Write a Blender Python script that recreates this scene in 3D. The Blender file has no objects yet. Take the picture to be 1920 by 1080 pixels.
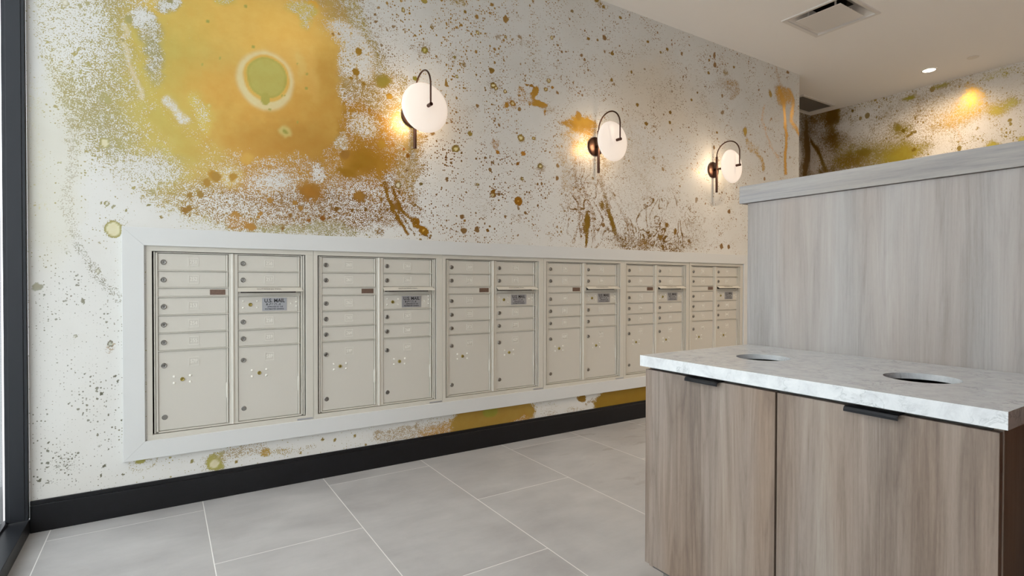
import bpy, bmesh, math, random
import numpy as np
from mathutils import Vector, Matrix

SC = bpy.context.scene
COL = SC.collection

# ------------------------------------------------------------------ camera
CAM = (0.0, -3.15, 1.11)
YAW, PITCH, ROLL, FPX = 0.572, 0.01134, 0.00176, 1017.5
fwd = Vector((math.sin(YAW) * math.cos(PITCH), math.cos(YAW) * math.cos(PITCH), -math.sin(PITCH)))
rt = Vector((math.cos(YAW), -math.sin(YAW), 0.0))
up = rt.cross(fwd)
rt2 = math.cos(ROLL) * rt + math.sin(ROLL) * up
up2 = -math.sin(ROLL) * rt + math.cos(ROLL) * up
cam = bpy.data.objects.new('camera', bpy.data.cameras.new('camera'))
COL.objects.link(cam)
m = Matrix.Identity(4)
for i in range(3):
    m[i][0], m[i][1], m[i][2], m[i][3] = rt2[i], up2[i], -fwd[i], CAM[i]
cam.matrix_world = m
cam.data.sensor_width = 36.0
cam.data.lens = FPX / 1920.0 * 36.0
cam.data.clip_start = 0.02
SC.camera = cam

SC.view_settings.view_transform = 'Standard'
SC.view_settings.look = 'None'
SC.view_settings.gamma = 1.0
SC.view_settings.exposure = 0.03
SC.view_settings.use_curve_mapping = False

# ------------------------------------------------------------------ daylight
WORLD_STRENGTH = 3.6
w = bpy.data.worlds.new('sky')
SC.world = w
w.use_nodes = True
bg = w.node_tree.nodes['Background']
bg.inputs[0].default_value = (0.93, 0.96, 1.0, 1)
bg.inputs[1].default_value = WORLD_STRENGTH

def light(name, kind, loc, energy, color, rot=(0, 0, 0), **kw):
    d = bpy.data.lights.new(name, kind)
    d.energy = energy
    d.color = color
    for k, v in kw.items():
        setattr(d, k, v)
    o = bpy.data.objects.new(name, d)
    COL.objects.link(o)
    o.location = loc
    o.rotation_euler = rot
    return o

XL, XR, XF = -0.497, 5.58, 7.07          # window wall, end of mailbox wall, far wall
YB, YR = -5.2, 0.69                      # wall behind the camera, recess wall
ZC = 3.269
YW = -3.60                                # where the storefront glass ends and solid wall begins
po = light('window_portal', 'AREA', (XL - 0.14, YW / 2, ZC / 2), 1.0, (1, 1, 1), (0, -math.pi / 2, 0),
           shape='RECTANGLE', size=ZC - 0.15, size_y=-YW - 0.06)
po.data.cycles.is_portal = True
WX0, WX1 = 0.25, 2.95                 # glazing in the wall behind the camera
po2 = light('window_portal', 'AREA', ((WX0 + WX1) / 2, YB - 0.14, ZC / 2), 1.0, (1, 1, 1), (math.pi / 2, 0, 0),
            shape='RECTANGLE', size=WX1 - WX0, size_y=ZC - 0.15)
po2.data.cycles.is_portal = True

# ------------------------------------------------------------------ helpers
def srgb(h, a=1.0):
    if isinstance(h, str):
        c = [int(h[i:i + 2], 16) / 255 for i in (0, 2, 4)]
    else:
        c = h
    return tuple(v / 12.92 if v <= 0.04045 else ((v + 0.055) / 1.055) ** 2.4 for v in c) + (a,)

def mesh_obj(name, bm, mat, parent=None, smooth=False, recalc=True):
    if recalc:
        bmesh.ops.recalc_face_normals(bm, faces=bm.faces)
    me = bpy.data.meshes.new(name)
    bm.to_mesh(me)
    bm.free()
    for mt in (mat if isinstance(mat, (list, tuple)) else [mat]):
        me.materials.append(mt)
    if smooth:
        me.polygons.foreach_set('use_smooth', [True] * len(me.polygons))
        try:
            me.set_sharp_from_angle(angle=math.radians(35))
        except Exception:
            pass
    o = bpy.data.objects.new(name, me)
    COL.objects.link(o)
    if parent:
        o.parent = parent
    return o

def box(bm, x0, x1, y0, y1, z0, z1, bev=0.0, seg=2, mi=0):
    r = bmesh.ops.create_cube(bm, size=1.0, matrix=Matrix.Translation(((x0 + x1) / 2, (y0 + y1) / 2, (z0 + z1) / 2)) @
                              Matrix.Diagonal((abs(x1 - x0), abs(y1 - y0), abs(z1 - z0), 1)))
    vs = r['verts']
    fs = {f for v in vs for f in v.link_faces}
    for f in fs:
        f.material_index = mi
    if bev > 0:
        es = list({e for v in vs for e in v.link_edges})
        bmesh.ops.bevel(bm, geom=es, offset=bev, segments=seg, affect='EDGES', profile=0.5, material=-1)

def cyl(bm, c, axis, r, h, seg=24, r2=None):
    """cylinder centred at c along axis ('x','y','z')"""
    rot = {'z': Matrix.Identity(4), 'y': Matrix.Rotation(math.pi / 2, 4, 'X'), 'x': Matrix.Rotation(math.pi / 2, 4, 'Y')}[axis]
    bmesh.ops.create_cone(bm, cap_ends=True, segments=seg, radius1=r, radius2=r if r2 is None else r2, depth=h,
                          matrix=Matrix.Translation(c) @ rot)

def lathe(bm, prof, c, axis='y', seg=48):
    """prof: (radius, offset along axis) list; closed at zero-radius ends"""
    rings = []
    for r, h in prof:
        if r < 1e-6:
            rings.append([bm.verts.new(_ax(0, 0, h, c, axis))])
        else:
            rings.append([bm.verts.new(_ax(r * math.cos(2 * math.pi * k / seg), r * math.sin(2 * math.pi * k / seg), h, c, axis)) for k in range(seg)])
    for a, b in zip(rings, rings[1:]):
        for k in range(seg):
            k2 = (k + 1) % seg
            if len(a) == 1 and len(b) == 1:
                continue
            if len(a) == 1:
                bm.faces.new((a[0], b[k], b[k2]))
            elif len(b) == 1:
                bm.faces.new((a[k], a[k2], b[0]))
            else:
                bm.faces.new((a[k], a[k2], b[k2], b[k]))

def _ax(u, v, h, c, axis):
    if axis == 'y':
        return (c[0] + u, c[1] + h, c[2] + v)
    if axis == 'z':
        return (c[0] + u, c[1] + v, c[2] + h)
    return (c[0] + h, c[1] + u, c[2] + v)

def tube(bm, pts, r, seg=14, cap=True):
    pts = [Vector(p) for p in pts]
    rings = []
    n = None
    for i, p in enumerate(pts):
        t = (pts[min(i + 1, len(pts) - 1)] - pts[max(i - 1, 0)]).normalized()
        if n is None:
            n = t.orthogonal().normalized()
        n = (n - t * n.dot(t)).normalized()
        b = t.cross(n)
        rings.append([bm.verts.new(p + r * (math.cos(2 * math.pi * k / seg) * n + math.sin(2 * math.pi * k / seg) * b)) for k in range(seg)])
    for a, b in zip(rings, rings[1:]):
        for k in range(seg):
            bm.faces.new((a[k], a[(k + 1) % seg], b[(k + 1) % seg], b[k]))
    if cap:
        bm.faces.new(rings[0])
        bm.faces.new(rings[-1])

def text_into(bm, s, size, depth, x, y, z, sx=1.0, align='CENTER', bold=0.0):
    """raised lettering facing -Y with its middle at (x, z); y is the surface it sits on"""
    cu = bpy.data.curves.new('t', 'FONT')
    cu.body = s
    cu.size = size
    cu.align_x = align
    cu.align_y = 'CENTER'
    cu.extrude = depth / 2
    cu.resolution_u = 3
    cu.offset = bold
    o = bpy.data.objects.new('t', cu)
    COL.objects.link(o)
    bpy.context.view_layer.update()
    me = bpy.data.meshes.new_from_object(o.evaluated_get(bpy.context.evaluated_depsgraph_get()))
    bpy.data.objects.remove(o)
    bpy.data.curves.remove(cu)
    nv = len(bm.verts)
    bm.from_mesh(me)
    bm.verts.ensure_lookup_table()
    for v in bm.verts[nv:]:
        a, b, c = v.co
        v.co = (x + a * sx, y - c, z + b)
    bpy.data.meshes.remove(me)

def tag(o, label=None, cat=None, group=None, kind=None):
    if label: o['label'] = label
    if cat: o['category'] = cat
    if group: o['group'] = group
    if kind: o['kind'] = kind
    return o

def thing(name, label, cat, loc=(0, 0, 0), group=None):
    o = bpy.data.objects.new(name, None)
    o.empty_display_size = 0.1
    COL.objects.link(o)
    o.location = loc
    return tag(o, label, cat, group)

def struct(name, bm, mat, parent=None, **k):
    o = mesh_obj(name, bm, mat, parent, **k)
    if parent is None:
        o['kind'] = 'structure'
    return o

# ------------------------------------------------------------------ materials
class N:
    def __init__(s, name):
        s.m = bpy.data.materials.new(name)
        s.m.use_nodes = True
        s.t = s.m.node_tree
        s.n = s.t.nodes
        s.p = s.n['Principled BSDF']
    def add(s, kind, **kw):
        n = s.n.new(kind)
        for k, v in kw.items():
            setattr(n, k, v)
        return n
    def link(s, a, b):
        s.t.links.new(a, b)
    def put(s, sock, v):
        if hasattr(v, 'is_output') or isinstance(v, bpy.types.NodeSocket):
            s.link(v, sock)
        else:
            sock.default_value = v
    def math(s, op, a, b=0.0, c=None, clamp=False):
        n = s.add('ShaderNodeMath', operation=op, use_clamp=clamp)
        s.put(n.inputs[0], a)
        s.put(n.inputs[1], b)
        if c is not None:
            s.put(n.inputs[2], c)
        return n.outputs[0]
    def noise(s, vec, scale, detail=2.0, rough=0.5, dist=0.0):
        n = s.add('ShaderNodeTexNoise')
        s.link(vec, n.inputs['Vector'])
        n.inputs['Scale'].default_value = scale
        n.inputs['Detail'].default_value = detail
        n.inputs['Roughness'].default_value = rough
        n.inputs['Distortion'].default_value = dist
        return n.outputs['Fac']
    def mapping(s, vec, scale=(1, 1, 1), loc=(0, 0, 0), rot=(0, 0, 0)):
        n = s.add('ShaderNodeMapping')
        s.link(vec, n.inputs[0])
        n.inputs['Scale'].default_value = scale
        n.inputs['Location'].default_value = loc
        n.inputs['Rotation'].default_value = rot
        return n.outputs[0]
    def coord(s, kind='Object'):
        return s.add('ShaderNodeTexCoord').outputs[kind]
    def ramp(s, fac, stops, interp='LINEAR'):
        n = s.add('ShaderNodeValToRGB')
        s.link(fac, n.inputs[0])
        cr = n.color_ramp
        cr.interpolation = interp
        while len(cr.elements) < len(stops):
            cr.elements.new(0.5)
        for e, (p, c) in zip(cr.elements, stops):
            e.position = p
            e.color = c if len(c) == 4 else srgb(c)
        return n.outputs[0]
    def mix(s, f, a, b, blend='MIX'):
        n = s.add('ShaderNodeMix', data_type='RGBA', blend_type=blend)
        s.put(n.inputs['Factor'], f)
        s.put(n.inputs[6], a)
        s.put(n.inputs[7], b)
        return n.outputs[2]
    def mapr(s, v, a, b, c=0.0, d=1.0, smooth=False):
        n = s.add('ShaderNodeMapRange')
        if smooth:
            n.interpolation_type = 'SMOOTHSTEP'
        s.put(n.inputs[0], v)
        for i, q in enumerate((a, b, c, d)):
            n.inputs[i + 1].default_value = q
        return n.outputs[0]
    def bump(s, h, strength=0.2, dist=0.002):
        n = s.add('ShaderNodeBump')
        n.inputs['Strength'].default_value = strength
        n.inputs['Distance'].default_value = dist
        s.link(h, n.inputs['Height'])
        s.link(n.outputs[0], s.p.inputs['Normal'])

def plain(name, color, rough=0.5, metal=0.0, spec=0.5, var=0.0, vscale=40.0):
    k = N(name)
    c = srgb(color) if isinstance(color, str) else color
    if var:
        f = k.noise(k.coord(), vscale, 3.0)
        lo = tuple(v * (1 - var) for v in c[:3]) + (1,)
        hi = tuple(min(1, v * (1 + var)) for v in c[:3]) + (1,)
        k.link(k.ramp(f, [(0.3, lo), (0.7, hi)]), k.p.inputs['Base Color'])
    else:
        k.p.inputs['Base Color'].default_value = c
    k.p.inputs['Roughness'].default_value = rough
    k.p.inputs['Metallic'].default_value = metal
    k.p.inputs['Specular IOR Level'].default_value = spec
    return k.m

def wood(name, cols, axis='z', seed=0.0, rough=0.5, tone=0.70):
    """vertical (or along-y) grain laminate"""
    k = N(name)
    co = k.coord()
    sc = {'z': (1, 1, 0.055), 'y': (1, 0.055, 1)}[axis]
    broad = k.noise(k.mapping(co, (7, 7, 7 * 0.05) if axis == 'z' else (7, 7 * 0.05, 7), (seed, seed * 1.7, 0)), 1.0, 3.0, 0.55, 0.4)
    v = k.mapping(co, sc, (seed, seed * 2.3, seed))
    mid = k.noise(v, 34.0, 4.0, 0.6, 0.8)
    fine = k.noise(k.mapping(co, (1, 1, 0.02) if axis == 'z' else (1, 0.02, 1)), 260.0, 2.0, 0.6)
    pore = k.noise(k.mapping(co, (1, 1, 0.12) if axis == 'z' else (1, 0.12, 1)), 520.0, 1.0, 0.5)
    # cathedral figure: contour lines of a broad warped field
    fld = k.noise(k.mapping(co, (6.0, 6.0, 0.36) if axis == 'z' else (6.0, 0.36, 6.0), (seed + 3, 0, seed)), 1.0, 2.0, 0.5, 0.3)
    lines = k.math('SINE', k.math('MULTIPLY', fld, 75.0))
    lines = k.math('POWER', k.math('ABSOLUTE', lines), 0.35)
    s1 = k.math('ADD', k.math('MULTIPLY', broad, 0.55), k.math('MULTIPLY', mid, 0.45))
    s2 = k.math('ADD', s1, k.math('MULTIPLY', k.math('SUBTRACT', fine, 0.5), 0.16))
    s3 = k.math('ADD', s2, k.math('MULTIPLY', k.math('SUBTRACT', lines, 0.75), 0.07))
    s4 = k.math('ADD', s3, k.math('MULTIPLY', k.math('SUBTRACT', pore, 0.5), 0.08))
    base = k.ramp(s4, [(0.30, cols[0]), (0.43, cols[1]), (0.53, cols[2]), (0.68, cols[3])])
    warm = k.noise(k.mapping(co, (3, 3, 0.4) if axis == 'z' else (3, 0.4, 3), (seed + 9, 1, 2)), 1.6, 2.0)
    out = k.mix(k.mapr(warm, 0.4, 0.65), base, k.mix(1.0, base, srgb(cols[4]), 'MULTIPLY'))
    out = k.mix(1.0, out, (tone, tone, tone, 1), 'MULTIPLY')
    k.link(out, k.p.inputs['Base Color'])
    k.p.inputs['Roughness'].default_value = rough
    k.p.inputs['Specular IOR Level'].default_value = 0.35
    k.bump(s4, 0.08, 0.001)
    return k.m

def marble(name):
    k = N(name)
    co = k.coord()
    warp = k.add('ShaderNodeTexNoise')
    k.link(co, warp.inputs['Vector'])
    warp.inputs['Scale'].default_value = 9.0
    warp.inputs['Detail'].default_value = 3.0
    va = k.add('ShaderNodeVectorMath', operation='MULTIPLY_ADD')
    k.link(warp.outputs['Color'], va.inputs[0])
    va.inputs[1].default_value = (0.12, 0.12, 0.12)
    k.link(co, va.inputs[2])
    v = va.outputs[0]
    a = k.noise(v, 11.0, 6.0, 0.65, 0.3)
    vein = k.math('SUBTRACT', 1.0, k.mapr(k.math('ABSOLUTE', k.math('SUBTRACT', a, 0.5)), 0.0, 0.020))
    b = k.noise(co, 7.0, 2.0)
    vein = k.math('MULTIPLY', vein, k.mapr(b, 0.46, 0.64))
    cloud = k.noise(v, 26.0, 5.0, 0.7)
    base = k.ramp(cloud, [(0.30, 'b9babc'), (0.48, 'c6c8c9'), (0.66, 'cfd0d0')])
    k.link(k.mix(k.math('MULTIPLY', vein, 0.6), base, srgb('84888b')), k.p.inputs['Base Color'])
    k.p.inputs['Roughness'].default_value = 0.22
    k.p.inputs['Specular IOR Level'].default_value = 0.5
    return k.m

def floor_tile(name):
    k = N(name)
    co = k.coord()
    sep = k.add('ShaderNodeSeparateXYZ')
    k.link(co, sep.inputs[0])
    PX, X0, PY, Y0 = 0.590, 0.165, 1.2, -0.14
    u = k.math('DIVIDE', k.math('SUBTRACT', sep.outputs[0], X0), PX)
    col = k.math('FLOOR', u)
    par = k.math('MODULO', k.math('ABSOLUTE', k.math('ADD', col, 100.0)), 2.0)     # odd: column left of X0
    off = k.math('MULTIPLY', k.math('SUBTRACT', 1.0, par), 0.5)
    vv = k.math('ADD', k.math('DIVIDE', k.math('SUBTRACT', sep.outputs[1], Y0), PY), off)
    fu = k.math('FRACT', u)
    fv = k.math('FRACT', k.math('ADD', vv, 50.0))
    du = k.math('MULTIPLY', k.math('MINIMUM', fu, k.math('SUBTRACT', 1.0, fu)), PX)
    dv = k.math('MULTIPLY', k.math('MINIMUM', fv, k.math('SUBTRACT', 1.0, fv)), PY)
    d = k.math('MINIMUM', du, dv)
    grout = k.math('SUBTRACT', 1.0, k.mapr(d, 0.0010, 0.0024))
    wn = k.add('ShaderNodeTexWhiteNoise', noise_dimensions='2D')
    cb = k.add('ShaderNodeCombineXYZ')
    k.link(col, cb.inputs[0])
    k.link(k.math('FLOOR', vv), cb.inputs[1])
    k.link(cb.outputs[0], wn.inputs['Vector'])
    v2 = k.add('ShaderNodeVectorMath', operation='ADD')
    k.link(co, v2.inputs[0])
    sc2 = k.add('ShaderNodeVectorMath', operation='SCALE')
    k.link(wn.outputs['Color'], sc2.inputs[0])
    sc2.inputs['Scale'].default_value = 7.0
    k.link(sc2.outputs[0], v2.inputs[1])
    a = k.noise(v2.outputs[0], 2.6, 6.0, 0.6, 0.4)
    b = k.noise(k.mapping(v2.outputs[0], (0.4, 1, 1)), 9.0, 5.0, 0.65)
    s = k.math('ADD', k.math('MULTIPLY', a, 0.6), k.math('MULTIPLY', b, 0.4))
    s = k.math('ADD', s, k.math('MULTIPLY', k.math('SUBTRACT', wn.outputs['Value'], 0.5), 0.05))
    base = k.ramp(s, [(0.34, '969392'), (0.5, 'a3a1a0'), (0.66, 'aeacab')])
    # a few dried footprints past the middle of the aisle
    st = k.noise(k.mapping(co, (1.0, 2.2, 1)), 3.4, 4.0, 0.6, 0.6)
    area = k.mapr(sep.outputs[0], 1.9, 2.3)
    stain = k.math('MULTIPLY', k.mapr(st, 0.60, 0.66), area)
    base = k.mix(k.math('MULTIPLY', stain, 0.35), base, srgb('7b7068'))
    k.link(k.mix(grout, base, srgb('dedcd8')), k.p.inputs['Base Color'])
    k.link(k.mapr(s, 0.35, 0.65, 0.36, 0.5), k.p.inputs['Roughness'])
    k.p.inputs['Specular IOR Level'].default_value = 0.45
    k.bump(k.math('MULTIPLY', grout, -1.0), 0.3, 0.001)
    return k.m

def mural_mat(name):
    """white paper printed with gold: density and ink colour come from the sheet's own design attributes"""
    k = N(name)
    ink = k.add('ShaderNodeAttribute', attribute_name='ink')
    pap = k.add('ShaderNodeAttribute', attribute_name='paper')
    D = ink.outputs['Alpha']
    dots = pap.outputs['Alpha']
    co0 = k.coord()
    sx = k.add('ShaderNodeSeparateXYZ'); k.link(co0, sx.inputs[0])
    cx = k.add('ShaderNodeCombineXYZ'); k.link(k.math('ADD', sx.outputs[0], k.math('MULTIPLY', sx.outputs[1], 1.37)), cx.inputs[0]); k.link(sx.outputs[2], cx.inputs[1])
    co = cx.outputs[0]
    fine = k.noise(co, 170.0, 2.0, 0.6)
    med = k.noise(co, 45.0, 4.0, 0.65)
    clus = k.noise(co, 7.0, 4.0, 0.62)
    D = k.math('ADD', D, k.math('MULTIPLY', dots, k.mapr(clus, 0.52, 0.74, 0.0, 0.32)), clamp=True)
    n = k.math('ADD', k.math('MULTIPLY', k.math('SUBTRACT', fine, 0.5), 2.6), k.math('MULTIPLY', k.math('SUBTRACT', med, 0.5), 1.5))
    bell = k.math('MULTIPLY', k.math('MULTIPLY', D, k.math('SUBTRACT', 1.0, D)), 4.0)
    bell = k.math('POWER', bell, 0.6)
    t = k.math('ADD', D, k.math('MULTIPLY', n, k.math('ADD', k.math('MULTIPLY', bell, 0.95), 0.02)))
    gold = k.mapr(t, 0.46, 0.54)
    # scattered droplets at three sizes
    allm = gold
    tint = None
    for sc_, lim, seed, wexp in ((9.0, 0.36, 1.0, 6.0), (28.0, 0.42, 5.0, 4.2), (75.0, 0.58, 9.0, 2.2)):
        vo = k.add('ShaderNodeTexVoronoi', voronoi_dimensions='2D', feature='F1')
        mp = k.mapping(co, (1, 1, 1), (seed, seed * 1.3, 0.0))
        jit = k.add('ShaderNodeVectorMath', operation='MULTIPLY_ADD')
        nz = k.add('ShaderNodeTexNoise')
        k.link(mp, nz.inputs['Vector'])
        nz.inputs['Scale'].default_value = sc_ * 3.0
        k.link(nz.outputs['Color'], jit.inputs[0])
        j = 0.30 / sc_
        jit.inputs[1].default_value = (j, j, 0)
        k.link(mp, jit.inputs[2])
        k.link(jit.outputs[0], vo.inputs['Vector'])
        vo.inputs['Scale'].default_value = sc_
        sp = k.add('ShaderNodeSeparateColor')
        k.link(vo.outputs['Color'], sp.inputs[0])
        rad = k.math('MULTIPLY', k.math('POWER', sp.outputs[0], wexp), lim)
        clump = k.mapr(k.noise(co, 3.3 if sc_ < 20 else 6.0, 3.0, 0.6), 0.38, 0.66)
        rad = k.math('MULTIPLY', rad, k.math('MULTIPLY', dots, k.math('ADD', k.math('MULTIPLY', clump, 1.0), 0.25)))
        hit = k.mapr(k.math('SUBTRACT', rad, vo.outputs['Distance']), 0.0, 0.05)
        allm = k.math('MAXIMUM', allm, hit)
    hz = k.noise(co, 2.2, 4.0, 0.6)
    paper = k.mix(k.mapr(hz, 0.45, 0.7, 0.0, 0.16), pap.outputs['Color'], k.mix(1.0, pap.outputs['Color'], srgb('d8ccb8'), 'MULTIPLY'))
    var = k.noise(co, 14.0, 4.0, 0.6)
    inkc = k.mix(k.mapr(var, 0.35, 0.65), k.mix(1.0, ink.outputs['Color'], srgb('fbf4ea'), 'MULTIPLY'), ink.outputs['Color'])
    k.link(k.mix(allm, paper, inkc), k.p.inputs['Base Color'])
    k.link(k.math('MULTIPLY', allm, 0.4), k.p.inputs['Metallic'])
    k.link(k.mapr(allm, 0.0, 1.0, 0.5, 0.34), k.p.inputs['Roughness'])
    k.p.inputs['Specular IOR Level'].default_value = 0.4
    k.bump(fine, 0.12, 0.001)
    return k.m

M_BEIGE = plain('beige_powder_coat', 'c1bcb2', 0.42, 0.0, 0.45, 0.015, 300.0)
M_BEIGE_EDGE = plain('beige_channel_edge', 'c3beb3', 0.38, 0.0, 0.5)
M_EMBOSS_LIT = plain('embossed_beige_lit', 'e0dcd2', 0.35, 0.0, 0.5)  # paler than the doors: highlight on raised edges painted into the colour
M_TRIMW = plain('white_satin_paint', 'cacac8', 0.42, 0.0, 0.45)
M_DARKGAP = plain('dark_cavity', '2a2522', 0.9)
M_BLACKBASE = plain('black_satin_baseboard', '101013', 0.4, 0.0, 0.3, 0.2, 30.0)
M_BLACKMET = plain('black_window_aluminium', '1c1e23', 0.42, 0.2, 0.4)
M_BRONZE = plain('dark_bronze', '4a342a', 0.33, 0.85)
M_CHROME = plain('nickel_lock', '8c8984', 0.28, 0.9)
M_CHROMED = plain('lock_recess', '3a3835', 0.4, 0.6)
M_BRASS = plain('brass_lock', 'a1904e', 0.3, 0.9)
M_SILVER = plain('silver_label_foil', 'a3a4a8', 0.4, 0.55)
M_BROWNLAB = plain('brown_label', '6b5548', 0.45, 0.3, 0.5, 0.15, 120.0)
M_PRINT = plain('black_print', '1e1e22', 0.6)
M_CEIL = plain('ceiling_paint', 'eeebe8', 0.85)
M_PLAINW = plain('painted_wall', 'cfc5b8', 0.8)
M_BROWNW = plain('walnut_wall', '7d5230', 0.6, 0.0, 0.4, 0.15, 6.0)
M_VENT = plain('vent_white', 'dcd8d4', 0.4, 0.1)
M_DUCT = plain('duct_black', '151312', 0.8)
M_PLASTIC = plain('white_cover', 'dedad4', 0.45)
M_HANDLE = plain('black_tab_pull', '1b1b1e', 0.35, 0.5)
M_CABIN = plain('cabinet_shadow_board', '4b4844', 0.7)
M_GROUND = plain('pavement', 'cfcfcd', 0.85, 0, 0.3, 0.05, 4.0)
M_FLOOR = floor_tile('grey_porcelain_tile')
M_MURAL = mural_mat('gold_mural_paper')
M_MARBLE = marble('white_grey_quartz')
M_WOODC = wood('grey_walnut_laminate', ('6c5e54', '88796d', '9b8c80', 'aea194', 'f6e9dc'), 'z', 2.0)
M_WOODP = wood('silvered_walnut_panel', ('938c89', 'aaa4a0', 'b7b1ad', 'c3beb9', 'fbf2ec'), 'z', 11.0)
M_WOODCAP = wood('silvered_walnut_cap', ('8b8890', 'a3a1a5', 'b4b1b0', 'c3bfbc', 'f8f2ea'), 'y', 5.0)

def glass_mat():
    k = N('window_glass')
    k.p.inputs['Base Color'].default_value = (0.95, 1, 1, 1)
    k.p.inputs['Roughness'].default_value = 0.0
    k.p.inputs['Transmission Weight'].default_value = 1.0
    k.p.inputs['IOR'].default_value = 1.02
    k.p.inputs['Specular IOR Level'].default_value = 0.1
    return k.m
M_GLASS = glass_mat()

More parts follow.
